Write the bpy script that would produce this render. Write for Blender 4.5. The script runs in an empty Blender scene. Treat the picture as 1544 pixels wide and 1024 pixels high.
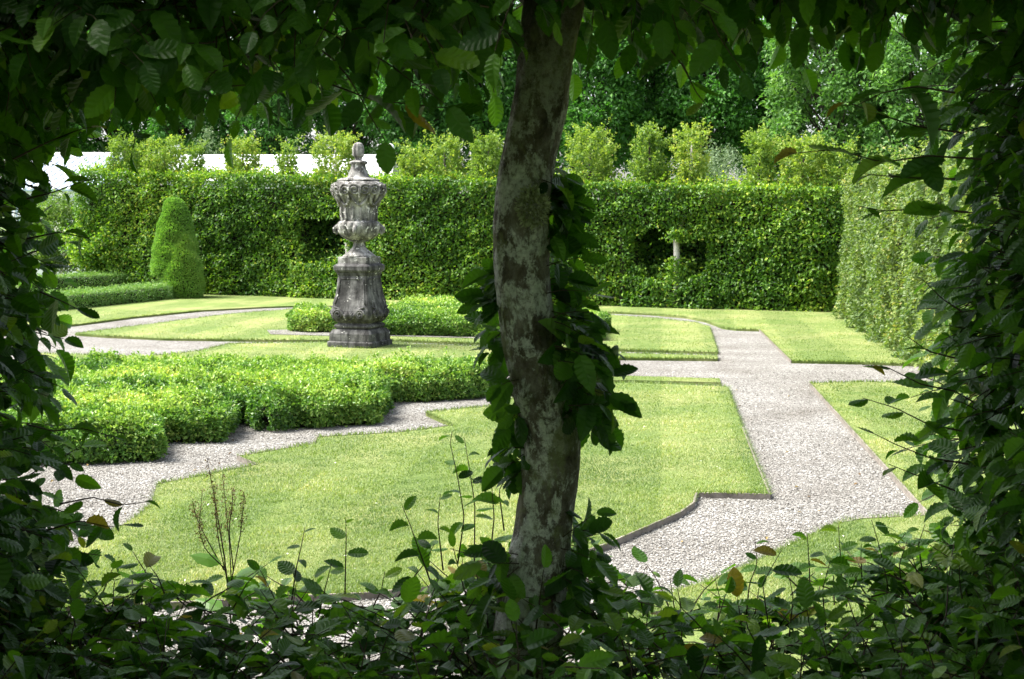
import bpy, bmesh, math, random
import numpy as np
from mathutils import Vector, Matrix, noise as mnoise
from mathutils.geometry import tessellate_polygon

rng = np.random.default_rng(11)
random.seed(11)
sc = bpy.context.scene
C = sc.collection
R = math.radians
PI = math.pi

# ------------------------------------------------------------------ camera
F = 2100.0
CAMZ = 1.7
PITCH = math.atan((512 - 325) / F)
cam_d = bpy.data.cameras.new('camera')
cam = bpy.data.objects.new('camera', cam_d)
C.objects.link(cam)
cam.location = (0, 0, CAMZ)
cam.rotation_euler = (PI / 2 - PITCH, 0, 0)
cam_d.sensor_width = 36
cam_d.lens = F / 1544 * 36
cam_d.clip_start = 0.05
cam_d.clip_end = 3000
cam_d.dof.use_dof = True
cam_d.dof.focus_distance = 5.5
cam_d.dof.aperture_fstop = 16
sc.camera = cam
CP, SP = math.cos(PITCH), math.sin(PITCH)

def ray(x, y):
    u, v = (x - 772) / F, (512 - y) / F
    return np.array([u, CP + v * SP, -SP + v * CP])

def g(x, y, z=0.0):
    """ground point (height z) where the survey of the garden puts it"""
    d = ray(x, y)
    t = (z - CAMZ) / d[2]
    return np.array([d[0] * t, d[1] * t, z])

def at(x, y, Y):
    d = ray(x, y)
    t = Y / d[1]
    return np.array([d[0] * t, Y, CAMZ + d[2] * t])

# ------------------------------------------------------------------ tagging
def tag(o, label=None, cat=None, group=None, kind=None):
    if label: o['label'] = label
    if cat: o['category'] = cat
    if group: o['group'] = group
    if kind: o['kind'] = kind
    return o

def empty(name, loc=(0, 0, 0), label=None, cat=None, group=None):
    o = bpy.data.objects.new(name, None)
    C.objects.link(o)
    o.location = [float(v) for v in loc]
    o.empty_display_size = .2
    return tag(o, label, cat, group)

def link(name, me, mat, parent=None):
    o = bpy.data.objects.new(name, me)
    C.objects.link(o)
    if mat: me.materials.append(mat)
    if parent is not None:
        o.parent = parent
        if parent.type == 'EMPTY': o.matrix_parent_inverse = Matrix.Translation(-Vector(parent.location))
    return o

# ------------------------------------------------------------------ mesh builders
class MB:
    def __init__(s): s.v = []; s.f = []
    def add(s, verts, faces):
        b = len(s.v)
        s.v.extend([tuple(float(c) for c in p) for p in verts])
        s.f.extend([tuple(i + b for i in f) for f in faces])
    def box(s, c, size, rz=0):
        cx, cy, cz = c; a, b, h = [k / 2 for k in size]
        P = []
        for dz in (-h, h):
            for dx, dy in ((-a, -b), (a, -b), (a, b), (-a, b)):
                P.append((cx + dx * math.cos(rz) - dy * math.sin(rz), cy + dx * math.sin(rz) + dy * math.cos(rz), cz + dz))
        s.add(P, [(3, 2, 1, 0), (4, 5, 6, 7), (0, 1, 5, 4), (1, 2, 6, 5), (2, 3, 7, 6), (3, 0, 4, 7)])
    def tube(s, pts, rad, n=6, cap=True):
        pts = [np.array(p, float) for p in pts]
        if not hasattr(rad, '__len__'): rad = [rad] * len(pts)
        V = []; Fc = []
        prev = None
        for i, p in enumerate(pts):
            t = pts[min(i + 1, len(pts) - 1)] - pts[max(i - 1, 0)]
            t = t / (np.linalg.norm(t) + 1e-9)
            if prev is None:
                a = np.array([1, 0, 0]) if abs(t[0]) < .8 else np.array([0, 1, 0])
            else: a = prev
            x = a - t * a.dot(t); x /= np.linalg.norm(x) + 1e-9
            prev = x
            y = np.cross(t, x)
            for k in range(n):
                th = 2 * PI * k / n
                V.append(p + rad[i] * (math.cos(th) * x + math.sin(th) * y))
        for i in range(len(pts) - 1):
            for k in range(n):
                a = i * n + k; b = i * n + (k + 1) % n
                Fc.append((a, b, b + n, a + n))
        if cap:
            Fc.append(tuple(range(n - 1, -1, -1)))
            m = (len(pts) - 1) * n
            Fc.append(tuple(range(m, m + n)))
        s.add(V, Fc)
    def lathe(s, prof, n=48, c=(0, 0, 0), mod=None):
        V = []; Fc = []
        for (r, z) in prof:
            for k in range(n):
                th = 2 * PI * k / n
                rr = r * (mod(th, z) if mod else 1)
                V.append((c[0] + rr * math.cos(th), c[1] + rr * math.sin(th), c[2] + z))
        for i in range(len(prof) - 1):
            for k in range(n):
                a = i * n + k; b = i * n + (k + 1) % n
                Fc.append((a, b, b + n, a + n))
        Fc.append(tuple(range(n - 1, -1, -1)))
        m = (len(prof) - 1) * n
        Fc.append(tuple(range(m, m + n)))
        s.add(V, Fc)
    def sqloft(s, prof, n=40, c=(0, 0, 0), rz=0, e=8.0):
        """square section with rounded corners, half width per height"""
        V = []; Fc = []
        for row in prof:
            h, z = row[0], row[1]
            ex = row[2] if len(row) > 2 else e
            for k in range(n):
                th = 2 * PI * (k + .5) / n
                ct, st = math.cos(th), math.sin(th)
                r = h / ((abs(ct) ** ex + abs(st) ** ex) ** (1 / ex))
                x, y = r * ct, r * st
                V.append((c[0] + x * math.cos(rz) - y * math.sin(rz), c[1] + x * math.sin(rz) + y * math.cos(rz), c[2] + z))
        for i in range(len(prof) - 1):
            for k in range(n):
                a = i * n + k; b = i * n + (k + 1) % n
                Fc.append((a, b, b + n, a + n))
        Fc.append(tuple(range(n - 1, -1, -1)))
        m = (len(prof) - 1) * n
        Fc.append(tuple(range(m, m + n)))
        s.add(V, Fc)
    def mesh(s, name, smooth=False):
        me = bpy.data.meshes.new(name)
        me.from_pydata(s.v, [], s.f)
        if smooth:
            me.polygons.foreach_set('use_smooth', [True] * len(me.polygons))
        me.update()
        return me
    def build(s, name, mat, parent=None, smooth=False):
        return link(name, s.mesh(name, smooth), mat, parent)

def nrm(a):
    return a / (np.linalg.norm(a, axis=-1, keepdims=True) + 1e-9)

# leaf templates: x along the leaf, y across, z up; length 1
def tmpl_diamond(fold=.10, bend=-.12, w=.30):
    v = np.array([[0, 0, 0], [.42, w, fold], [1, 0, bend], [.42, -w, fold]])
    f = np.array([[0, 3, 2], [0, 2, 1]])
    return v, f

def tmpl_mid(fold=.1, bend=-.2, w=.3):
    v = np.array([[0, 0, 0], [.3, w * .92, fold], [.7, w * .75, fold + bend * .5], [1, 0, bend],
                  [.7, -w * .75, fold + bend * .5], [.3, -w * .92, fold], [.5, 0, bend * .2]])
    f = np.array([[0, 5, 6], [5, 4, 6], [4, 3, 6], [3, 2, 6], [2, 1, 6], [1, 0, 6]])
    return v, f

def tmpl_hi(fold=.2, bend=-.25, w=.30, ns=15, twist=0.0, curl=0.0):
    """serrated, pleated hornbeam leaf with a short stalk"""
    V = []; 
    for i in range(ns):
        t = i / (ns - 1)
        wt = .93 * w * (math.sin(PI * min(1, (t * .97 + .03)) ** .80)) ** .8 * (1 - .12 * t) if 0 < t < 1 else 0.0
        tooth = (1 + (.07 if i % 2 else -.05)) if 0 < t < 1 else 1
        zz = bend * t * t
        for c in (-1, -.5, 0, .5, 1):
            ww = wt * abs(c) * (tooth if abs(c) == 1 else 1)
            sh = .15 * abs(c) * math.sin(PI * t)
            pl = (.013 if i % 2 else -.013) * (abs(c) > 0) * math.sin(PI * t)
            x = t + sh - .03 * math.sin(PI * t)
            z = zz + fold * ww + pl + twist * c * wt * (t - .4) + curl * ww * ww * 3
            V.append((x * .93 + .07, math.copysign(ww, c), z))
    Fc = []
    for i in range(ns - 1):
        for k in range(4):
            a = i * 5 + k
            Fc.append((a, a + 1, a + 6, a + 5))
    b = len(V)
    V += [(-.06, .008, .01), (-.06, -.008, .01), (.09, -.008, 0), (.09, .008, 0)]
    Fc.append((b, b + 1, b + 2, b + 3))
    return np.array(V), np.array(Fc)

HI = [tmpl_hi(.25, -.10, .29), tmpl_hi(.35, -.28, .31, twist=.25), tmpl_hi(.15, -.45, .27, twist=-.3),
      tmpl_hi(.5, -.2, .32, curl=.4), tmpl_hi(-.1, -.3, .30, curl=-.6), tmpl_hi(.3, .06, .28, twist=.5)]
for _ in range(8):
    HI.append(tmpl_hi(random.uniform(-.15, .55), random.uniform(-.55, .1), random.uniform(.24, .34), twist=random.uniform(-.5, .5), curl=random.uniform(-.7, .6)))
DIA = [tmpl_diamond()]
MID = [tmpl_mid(), tmpl_mid(.2, -.35), tmpl_mid(-.05, -.15)]

class Leaves:
    """gathers leaves as arrays and links them as ONE mesh"""
    def __init__(s, templates): s.t = templates; s.P = []; s.A = []; s.N = []; s.L = []; s.T = []
    def add(s, P, A, N, L, tone):
        P = np.atleast_2d(P); n = len(P)
        s.P.append(P); s.A.append(np.broadcast_to(A, (n, 3))); s.N.append(np.broadcast_to(N, (n, 3)))
        s.L.append(np.broadcast_to(L, (n,))); s.T.append(np.broadcast_to(tone, (n,)))
    def build(s, name, mat, parent=None, extra=None):
        P = np.concatenate(s.P); A = nrm(np.concatenate(s.A)); N = np.concatenate(s.N)
        L = np.concatenate(s.L); T = np.concatenate(s.T)
        Y = nrm(np.cross(N, A)); N = np.cross(A, Y)
        pick = rng.integers(0, len(s.t), len(P))
        vs = []; fs = []; ts = []; base = 0
        for k, (tv, tf) in enumerate(s.t):
            m = pick == k
            if not m.any(): continue
            p, a, y, n_, l = P[m], A[m], Y[m], N[m], L[m]
            V = p[:, None, :] + l[:, None, None] * (tv[None, :, 0:1] * a[:, None] + tv[None, :, 1:2] * y[:, None] + tv[None, :, 2:3] * n_[:, None])
            nv = len(tv); cnt = len(p)
            Fc = tf[None] + (base + np.arange(cnt) * nv)[:, None, None]
            vs.append(V.reshape(-1, 3)); fs.append(Fc.reshape(-1, tf.shape[1])); ts.append(np.repeat(T[m], nv))
            base += cnt * nv
        V, Fc, T = np.concatenate(vs), np.concatenate(fs), np.concatenate(ts)
        nl = len(Fc)
        if extra is not None:
            tv, tf = np.array(extra.v), np.array(extra.f)
            Fc = np.concatenate([Fc, tf + len(V)]); V = np.concatenate([V, tv]); T = np.concatenate([T, np.full(len(tv), .5)])
        o = arrays_to_obj(name, V, Fc, T, mat, parent)
        if extra is not None:
            o.data.materials.append(M['twig'])
            o.data.polygons.foreach_set('material_index', np.concatenate([np.zeros(nl, np.int32), np.ones(len(Fc) - nl, np.int32)]))
        return o

def arrays_to_obj(name, V, Fc, tone, mat, parent=None):
    me = bpy.data.meshes.new(name)
    k = Fc.shape[1]
    me.vertices.add(len(V)); me.vertices.foreach_set('co', V.astype(np.float32).ravel())
    me.loops.add(Fc.size); me.loops.foreach_set('vertex_index', Fc.astype(np.int32).ravel())
    me.polygons.add(len(Fc)); me.polygons.foreach_set('loop_start', (np.arange(len(Fc)) * k).astype(np.int32))
    me.update(calc_edges=True)
    me.shade_flat()
    at_ = me.attributes.new('tone', 'FLOAT', 'POINT')
    at_.data.foreach_set('value', tone.astype(np.float32))
    me.update()
    return link(name, me, mat, parent)

class Wave:
    """cheap smooth noise, about -1..1"""
    def __init__(s, scale, n=10, seed=0):
        r = np.random.default_rng(seed)
        s.k = nrm(r.normal(size=(n, 3))) * (r.uniform(.5, 1.9, (n, 1)) / scale * 2 * PI * .6)
        s.p = r.uniform(0, 2 * PI, n)
    def __call__(s, P):
        return np.sin(P @ s.k.T + s.p).sum(1) / math.sqrt(len(s.p)) / 1.1

def rand_unit(n): return nrm(rng.normal(size=(n, 3)))

def in_poly(P, poly):
    x, y = P[:, 0], P[:, 1]
    ins = np.zeros(len(P), bool)
    n = len(poly)
    for i in range(n):
        x1, y1 = poly[i][0], poly[i][1]; x2, y2 = poly[(i + 1) % n][0], poly[(i + 1) % n][1]
        c = ((y1 > y) != (y2 > y)) & (x < (x2 - x1) * (y - y1) / (y2 - y1 + 1e-12) + x1)
        ins ^= c
    return ins

def dist_poly(P, poly, closed=True):
    d = np.full(len(P), 1e9)
    n = len(poly)
    for i in range(n if closed else n - 1):
        a = np.array(poly[i][:2]); b = np.array(poly[(i + 1) % n][:2])
        ab = b - a
        t = np.clip(((P[:, :2] - a) @ ab) / (ab @ ab + 1e-12), 0, 1)
        d = np.minimum(d, np.linalg.norm(P[:, :2] - (a + t[:, None] * ab), axis=1))
    return d

# ------------------------------------------------------------------ materials
def new_mat(name):
    m = bpy.data.materials.new(name); m.use_nodes = True
    nt = m.node_tree
    for n in list(nt.nodes): nt.nodes.remove(n)
    out = nt.nodes.new('ShaderNodeOutputMaterial')
    return m, nt, out

def ramp(nt, stops, interp='LINEAR'):
    r = nt.nodes.new('ShaderNodeValToRGB')
    r.color_ramp.interpolation = interp
    el = r.color_ramp.elements
    while len(el) < len(stops): el.new(.5)
    for e, (p, c) in zip(el, stops):
        e.position = p; e.color = (c[0], c[1], c[2], 1)
    return r

def leaf_mat(name, stops, trans=.35, rough=.45, spec=.4, tboost=(1.5, 1.7, .5), big=0.0):
    m, nt, out = new_mat(name)
    a = nt.nodes.new('ShaderNodeAttribute'); a.attribute_name = 'tone'
    r = ramp(nt, stops)
    nt.links.new(a.outputs['Fac'], r.inputs[0])
    p = nt.nodes.new('ShaderNodeBsdfPrincipled')
    p.inputs['Roughness'].default_value = rough
    p.inputs['Specular IOR Level'].default_value = spec
    nt.links.new(r.outputs[0], p.inputs['Base Color'])
    t = nt.nodes.new('ShaderNodeBsdfTranslucent')
    mul = nt.nodes.new('ShaderNodeMix'); mul.data_type = 'RGBA'; mul.blend_type = 'MULTIPLY'; mul.inputs[0].default_value = 1
    nt.links.new(r.outputs[0], mul.inputs[6]); mul.inputs[7].default_value = (*tboost, 1)
    nt.links.new(mul.outputs[2], t.inputs[0])
    mx = nt.nodes.new('ShaderNodeMixShader'); mx.inputs[0].default_value = trans
    nt.links.new(p.outputs[0], mx.inputs[1]); nt.links.new(t.outputs[0], mx.inputs[2])
    nt.links.new(mx.outputs[0], out.inputs[0])
    return m

def noise_node(nt, scale, detail=4, rough=.55, co=None, dist=0.0):
    n = nt.nodes.new('ShaderNodeTexNoise')
    n.inputs['Scale'].default_value = scale; n.inputs['Detail'].default_value = detail
    n.inputs['Roughness'].default_value = rough; n.inputs['Distortion'].default_value = dist
    if co is not None: nt.links.new(co, n.inputs['Vector'])
    return n

def geo_pos(nt):
    return nt.nodes.new('ShaderNodeNewGeometry').outputs['Position']

def mixc(nt, fac, a, b, mode='MIX'):
    m = nt.nodes.new('ShaderNodeMix'); m.data_type = 'RGBA'; m.blend_type = mode
    for sock, val in ((m.inputs[0], fac), (m.inputs[6], a), (m.inputs[7], b)):
        if hasattr(val, 'links') or isinstance(val, bpy.types.NodeSocket): nt.links.new(val, sock)
        elif isinstance(val, (int, float)): sock.default_value = val
        else: sock.default_value = (*val, 1)
    return m.outputs[2]

def bump(nt, height, strength, dist=.01):
    b = nt.nodes.new('ShaderNodeBump'); b.inputs['Strength'].default_value = strength; b.inputs['Distance'].default_value = dist
    nt.links.new(height, b.inputs['Height'])
    return b.outputs[0]

def princ(nt, out, col, rough=.8, normal=None, spec=.3):
    p = nt.nodes.new('ShaderNodeBsdfPrincipled')
    if isinstance(col, bpy.types.NodeSocket): nt.links.new(col, p.inputs['Base Color'])
    else: p.inputs['Base Color'].default_value = (*col, 1)
    p.inputs['Roughness'].default_value = rough
    p.inputs['Specular IOR Level'].default_value = spec
    if normal is not None: nt.links.new(normal, p.inputs['Normal'])
    nt.links.new(p.outputs[0], out.inputs[0])
    return p

def simple_mat(name, c1, c2, scale, rough=.8, bstr=.3, bscale=None, bdist=.01, spec=.3):
    m, nt, out = new_mat(name)
    co = geo_pos(nt)
    n = noise_node(nt, scale, 6, .6, co)
    r = ramp(nt, [(.3, c1), (.7, c2)])
    nt.links.new(n.outputs[0], r.inputs[0])
    n2 = noise_node(nt, bscale or scale * 4, 5, .6, co)
    princ(nt, out, r.outputs[0], rough, bump(nt, n2.outputs[0], bstr, bdist), spec)
    return m

M = {}
M['fore_leaf'] = leaf_mat('fore_leaf', [(0, (.009, .032, .006)), (.4, (.034, .098, .012)), (.75, (.10, .22, .028)), (.92, (.16, .24, .035)), (1, (.24, .18, .045))], .40, .45, .3, (1.6, 1.8, .4))
M['hedge_leaf'] = leaf_mat('hedge_leaf', [(0, (.022, .075, .010)), (.42, (.080, .19, .020)), (.75, (.24, .38, .040)), (1, (.50, .50, .10))], .35, .45, .4, (1.5, 1.6, .5))
M['right_leaf'] = leaf_mat('right_leaf', [(0, (.05, .10, .03)), (.5, (.11, .18, .045)), (.85, (.22, .28, .07)), (1, (.38, .34, .12))], .35, .5, .4, (1.4, 1.5, .6))
M['tip_leaf'] = leaf_mat('tip_leaf', [(0, (.08, .17, .03)), (.5, (.22, .33, .055)), (.85, (.40, .46, .11)), (1, (.52, .43, .18))], .4, .5, .35, (1.4, 1.4, .5))
M['tree_leaf'] = leaf_mat('tree_leaf', [(0, (.024, .078, .015)), (.6, (.060, .175, .030)), (1, (.12, .28, .048))], .3, .5, .3, (1.3, 1.7, .5))
M['light_tree_leaf'] = leaf_mat('light_tree_leaf', [(0, (.04, .11, .025)), (.6, (.10, .22, .05)), (1, (.18, .31, .075))], .35, .5, .3, (1.3, 1.5, .6))
M['box_leaf'] = leaf_mat('box_leaf', [(0, (.035, .10, .018)), (.40, (.125, .25, .04)), (.75, (.33, .45, .10)), (.93, (.44, .51, .15)), (1, (.54, .52, .12))], .28, .42, .35, (1.3, 1.5, .5))
M['box_blue'] = leaf_mat('box_blue', [(0, (.035, .10, .035)), (.5, (.08, .19, .06)), (1, (.16, .29, .08))], .25, .4, .5, (1.3, 1.5, .5))
M['low_box_leaf'] = leaf_mat('low_box_leaf', [(0, (.06, .15, .035)), (.6, (.15, .28, .065)), (1, (.30, .40, .11))], .25, .45, .4, (1.3, 1.5, .5))
M['yew_leaf'] = leaf_mat('yew_leaf', [(0, (.07, .17, .03)), (.6, (.19, .35, .07)), (1, (.34, .45, .11))], .3, .5, .3, (1.3, 1.5, .5))
M['grey_leaf'] = leaf_mat('grey_leaf', [(0, (.08, .13, .07)), (.6, (.17, .25, .13)), (1, (.30, .38, .22))], .25, .6, .3, (1.2, 1.3, .7))
M['rose_leaf'] = leaf_mat('rose_leaf', [(0, (.05, .11, .025)), (.6, (.13, .22, .045)), (1, (.26, .33, .09))], .35, .5, .4, (1.3, 1.5, .5))
M['petal'] = leaf_mat('petal', [(0, (.75, .72, .68)), (1, (.85, .84, .82))], .3, .6, .2, (1, 1, 1))
M['dead_leaf'] = leaf_mat('dead_leaf', [(0, (.05, .03, .015)), (.6, (.16, .10, .04)), (1, (.30, .24, .08))], .1, .7, .2, (1.2, 1.1, .7))
M['dock_seed'] = leaf_mat('dock_seed', [(0, (.10, .07, .03)), (.6, (.16, .11, .04)), (1, (.20, .18, .06))], .2, .6, .3, (1.2, 1.1, .7))
M['twig'] = simple_mat('twig', (.025, .016, .010), (.06, .04, .025), 60, .8, .3)
M['core'] = simple_mat('core', (.006, .005, .003), (.016, .014, .008), 18, .95, .6, 60, .03)  # hedge filler, near-black: shade between leaves is put into its colour
M['tree_bark'] = simple_mat('tree_bark', (.02, .016, .012), (.06, .05, .04), 8, .9, .6, 30, .03)
M['pale_bark'] = simple_mat('pale_bark', (.30, .28, .24), (.55, .53, .49), 14, .9, .5, 50, .01)

def mk_bark():
    m, nt, out = new_mat('bark')
    co = geo_pos(nt)
    mp = nt.nodes.new('ShaderNodeMapping'); mp.inputs['Scale'].default_value = (1, 1, .6)
    nt.links.new(co, mp.inputs['Vector']); v = mp.outputs[0]
    base = noise_node(nt, 20, 10, .76, v, .3)
    r = ramp(nt, [(.30, (.024, .019, .015)), (.46, (.12, .098, .08)), (.62, (.27, .24, .21)), (.8, (.44, .41, .37))])
    nt.links.new(base.outputs[0], r.inputs[0])
    # pale crust lichen in ragged patches
    n1 = noise_node(nt, 15, 11, .76, v, .3)
    f1 = ramp(nt, [(.485, (0, 0, 0)), (.53, (1, 1, 1))]); nt.links.new(n1.outputs[0], f1.inputs[0])
    fine = noise_node(nt, 70, 5, .7, co)
    f1b = ramp(nt, [(.34, (.15, .15, .15)), (.47, (1, 1, 1))]); nt.links.new(fine.outputs[0], f1b.inputs[0])
    lc = ramp(nt, [(.3, (.36, .35, .325)), (.65, (.74, .73, .70))]); nt.links.new(fine.outputs[0], lc.inputs[0])
    fm = mixc(nt, 1.0, f1.outputs[0], f1b.outputs[0], 'MULTIPLY')
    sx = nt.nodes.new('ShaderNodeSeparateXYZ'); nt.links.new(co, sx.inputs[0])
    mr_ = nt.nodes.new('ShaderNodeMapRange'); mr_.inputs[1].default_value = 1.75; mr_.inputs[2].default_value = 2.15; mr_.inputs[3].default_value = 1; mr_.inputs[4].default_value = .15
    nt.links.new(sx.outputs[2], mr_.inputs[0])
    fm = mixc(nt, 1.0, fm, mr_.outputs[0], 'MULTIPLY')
    c = mixc(nt, fm, r.outputs[0], lc.outputs[0])
    # green-grey lichen
    of = nt.nodes.new('ShaderNodeVectorMath'); of.inputs[1].default_value = (7.3, 2.1, 5.7); nt.links.new(v, of.inputs[0])
    n2 = noise_node(nt, 10, 9, .74, of.outputs[0], .4)
    f2 = ramp(nt, [(.53, (0, 0, 0)), (.61, (.8, .8, .8))]); nt.links.new(n2.outputs[0], f2.inputs[0])
    c = mixc(nt, f2.outputs[0], c, (.22, .23, .12))
    # small dark pits and cracks
    vo = nt.nodes.new('ShaderNodeTexVoronoi'); vo.feature = 'DISTANCE_TO_EDGE'; vo.inputs['Scale'].default_value = 38
    dn = noise_node(nt, 25, 3, .6, co)
    dv = mixc(nt, .06, co, dn.outputs[1]); nt.links.new(dv, vo.inputs['Vector'])
    cr = ramp(nt, [(0, (.45, .45, .45)), (.10, (1, 1, 1))]); nt.links.new(vo.outputs[0], cr.inputs[0])
    c = mixc(nt, .25, c, cr.outputs[0], 'MULTIPLY')
    h = mixc(nt, .5, base.outputs[0], fine.outputs[0])
    h = mixc(nt, .12, h, cr.outputs[0])
    princ(nt, out, c, .9, bump(nt, h, 1.0, .02), .2)
    return m
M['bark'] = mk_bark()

def mk_stone(name, dark, mid, pale, thr, lich=(.62, .61, .57), spot=.62):
    m, nt, out = new_mat(name)
    co = geo_pos(nt)
    n = noise_node(nt, 7, 8, .68, co, .3)
    r = ramp(nt, [(.28, dark), (.48, mid), (.72, pale)])
    nt.links.new(n.outputs[0], r.inputs[0])
    mp = nt.nodes.new('ShaderNodeMapping'); mp.inputs['Scale'].default_value = (14, 14, 2.0); nt.links.new(co, mp.inputs['Vector'])
    st = noise_node(nt, 1, 5, .6, mp.outputs[0])                           # rain streaks
    sr = ramp(nt, [(.40, (.18, .18, .175)), (.58, (1, 1, 1))]); nt.links.new(st.outputs[0], sr.inputs[0])
    c = mixc(nt, .75, r.outputs[0], sr.outputs[0], 'MULTIPLY')
    sp = noise_node(nt, 19, 4, .6, co, .5)
    sf = ramp(nt, [(spot, (0, 0, 0)), (spot + .04, (1, 1, 1))]); nt.links.new(sp.outputs[0], sf.inputs[0])
    c = mixc(nt, sf.outputs[0], c, lich)
    fine = noise_node(nt, 90, 5, .7, co)
    pf = ramp(nt, [(.3, (.5, .5, .5)), (.5, (1, 1, 1))]); nt.links.new(fine.outputs[0], pf.inputs[0])
    c = mixc(nt, .8, c, pf.outputs[0], 'MULTIPLY')
    h = mixc(nt, .5, n.outputs[0], fine.outputs[0])
    princ(nt, out, c, .92, bump(nt, h, .7, .012), .15)
    return m
M['pale_stone'] = mk_stone('pale_stone', (.05, .048, .043), (.20, .193, .18), (.54, .53, .50), .5, (.62, .61, .57), .60)
M['dark_stone'] = mk_stone('dark_stone', (.028, .027, .026), (.10, .098, .096), (.24, .235, .225), .5, (.60, .59, .55), .655)

def mk_gravel(name='gravel'):
    m, nt, out = new_mat(name)
    co = geo_pos(nt)
    vo = nt.nodes.new('ShaderNodeTexVoronoi'); vo.inputs['Scale'].default_value = 80; nt.links.new(co, vo.inputs['Vector'])
    hv = nt.nodes.new('ShaderNodeSeparateColor'); nt.links.new(vo.outputs['Color'], hv.inputs[0])
    r = ramp(nt, [(0, (.100, .094, .083)), (.3, (.183, .176, .160)), (.7, (.268, .261, .243)), (1, (.405, .398, .38))])
    nt.links.new(hv.outputs[0], r.inputs[0])
    big = noise_node(nt, 1.1, 4, .6, co)
    br = ramp(nt, [(.32, (.66, .63, .60)), (.62, (1, 1, 1))]); nt.links.new(big.outputs[0], br.inputs[0])
    c = mixc(nt, 1, r.outputs[0], br.outputs[0], 'MULTIPLY')
    inv = nt.nodes.new('ShaderNodeMath'); inv.operation = 'MULTIPLY'; inv.inputs[1].default_value = -1.0
    nt.links.new(vo.outputs['Distance'], inv.inputs[0])
    princ(nt, out, c, .9, bump(nt, inv.outputs[0], .9, .02), .2)
    return m
M['gravel'] = mk_gravel()
M['stone'] = leaf_mat('stone', [(0, (.070, .064, .055)), (.35, (.168, .160, .144)), (.75, (.268, .259, .239)), (1, (.53, .522, .50))], 0, .85, .2, (1, 1, 1))

def mk_lawn():
    m, nt, out = new_mat('lawn')
    co = geo_pos(nt)
    fine = noise_node(nt, 55, 5, .75, co)
    r = ramp(nt, [(.25, (.070, .115, .026)), (.5, (.150, .205, .055)), (.75, (.25, .295, .10))]); nt.links.new(fine.outputs[0], r.inputs[0])
    big = noise_node(nt, .9, 5, .6, co, .3)
    bf = ramp(nt, [(.42, (0, 0, 0)), (.68, (.75, .75, .75))]); nt.links.new(big.outputs[0], bf.inputs[0])
    c = mixc(nt, bf.outputs[0], r.outputs[0], (.29, .285, .125))
    mid = noise_node(nt, 6, 4, .6, co)
    mr = ramp(nt, [(.3, (.74, .80, .7)), (.7, (1, 1, 1))]); nt.links.new(mid.outputs[0], mr.inputs[0])
    c = mixc(nt, 1, c, mr.outputs[0], 'MULTIPLY')
    # mown stripes, alternate passes of the mower
    ax_ = math.atan2(227, F)
    dt = nt.nodes.new('ShaderNodeVectorMath'); dt.operation = 'DOT_PRODUCT'; dt.inputs[1].default_value = (math.cos(ax_) * 2 * PI / 1.1, -math.sin(ax_) * 2 * PI / 1.1, 0)
    nt.links.new(co, dt.inputs[0])
    sn = nt.nodes.new('ShaderNodeMath'); sn.operation = 'SINE'; nt.links.new(dt.outputs['Value'], sn.inputs[0])
    sr = ramp(nt, [(.4, (.86, .90, .82)), (.6, (1.08, 1.06, 1.05))]); ma = nt.nodes.new('ShaderNodeMath'); ma.operation = 'MULTIPLY_ADD'; ma.inputs[1].default_value = .5; ma.inputs[2].default_value = .5
    nt.links.new(sn.outputs[0], ma.inputs[0]); nt.links.new(ma.outputs[0], sr.inputs[0])
    c = mixc(nt, 1, c, sr.outputs[0], 'MULTIPLY')
    princ(nt, out, c, .9, bump(nt, fine.outputs[0], .8, .03), .2)
    return m
M['lawn'] = mk_lawn()
M['grass'] = leaf_mat('grass', [(0, (.060, .118, .026)), (.40, (.138, .205, .054)), (.75, (.240, .296, .100)), (1, (.44, .42, .22))], .35, .5, .3, (1.3, 1.4, .5))
M['meadow'] = simple_mat('meadow', (.07, .12, .03), (.13, .19, .05), 2, .95, .5, 30, .03)
M['edging'] = simple_mat('edging', (.12, .105, .09), (.25, .22, .19), 14, .8, .3)
M['white_paint'] = simple_mat('white_paint', (.74, .75, .77), (.84, .84, .84), 3, .6, .1)
M['white_roof'] = simple_mat('white_roof', (.66, .68, .70), (.80, .80, .80), 2.5, .6, .15)
def mk_glass():
    m, nt, out = new_mat('pale_glass')
    p = princ(nt, out, (.42, .52, .66), .08, None, .6)
    return m
M['glass'] = mk_glass()
M['lichen'] = leaf_mat('lichen', [(0, (.26, .28, .16)), (1, (.50, .52, .34))], .1, .9, .1, (1, 1, 1))

# ------------------------------------------------------------------ light
SUN_EL, SUN_AZ = R(58), R(-84)     # azimuth measured from +Y (view direction) clockwise: left of the view
w = bpy.data.worlds.new('World'); sc.world = w
w.use_nodes = True
nt = w.node_tree
bg = nt.nodes['Background']
sky = nt.nodes.new('ShaderNodeTexSky'); sky.sky_type = 'NISHITA'
sky.sun_disc = False; sky.sun_elevation = SUN_EL; sky.sun_rotation = SUN_AZ
sky.air_density = 1.0; sky.dust_density = 3.0; sky.ozone_density = .6
hs = nt.nodes.new('ShaderNodeHueSaturation'); hs.inputs['Saturation'].default_value = .45      # thin bright cloud
nt.links.new(sky.outputs[0], hs.inputs['Color'])
nt.links.new(hs.outputs[0], bg.inputs[0]); bg.inputs[1].default_value = .095
sl = bpy.data.lights.new('sun', 'SUN'); sun = bpy.data.objects.new('sun', sl); C.objects.link(sun)
sl.energy = 3.1; sl.angle = R(28); sl.color = (1, .96, .89)
sd = Vector((math.sin(SUN_AZ) * math.cos(SUN_EL), math.cos(SUN_AZ) * math.cos(SUN_EL), math.sin(SUN_EL)))
sun.rotation_euler = sd.to_track_quat('Z', 'Y').to_euler()
sc.view_settings.view_transform = 'Standard'; sc.view_settings.look = 'None'
sc.view_settings.gamma = 1; sc.view_settings.exposure = 2.15
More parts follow.
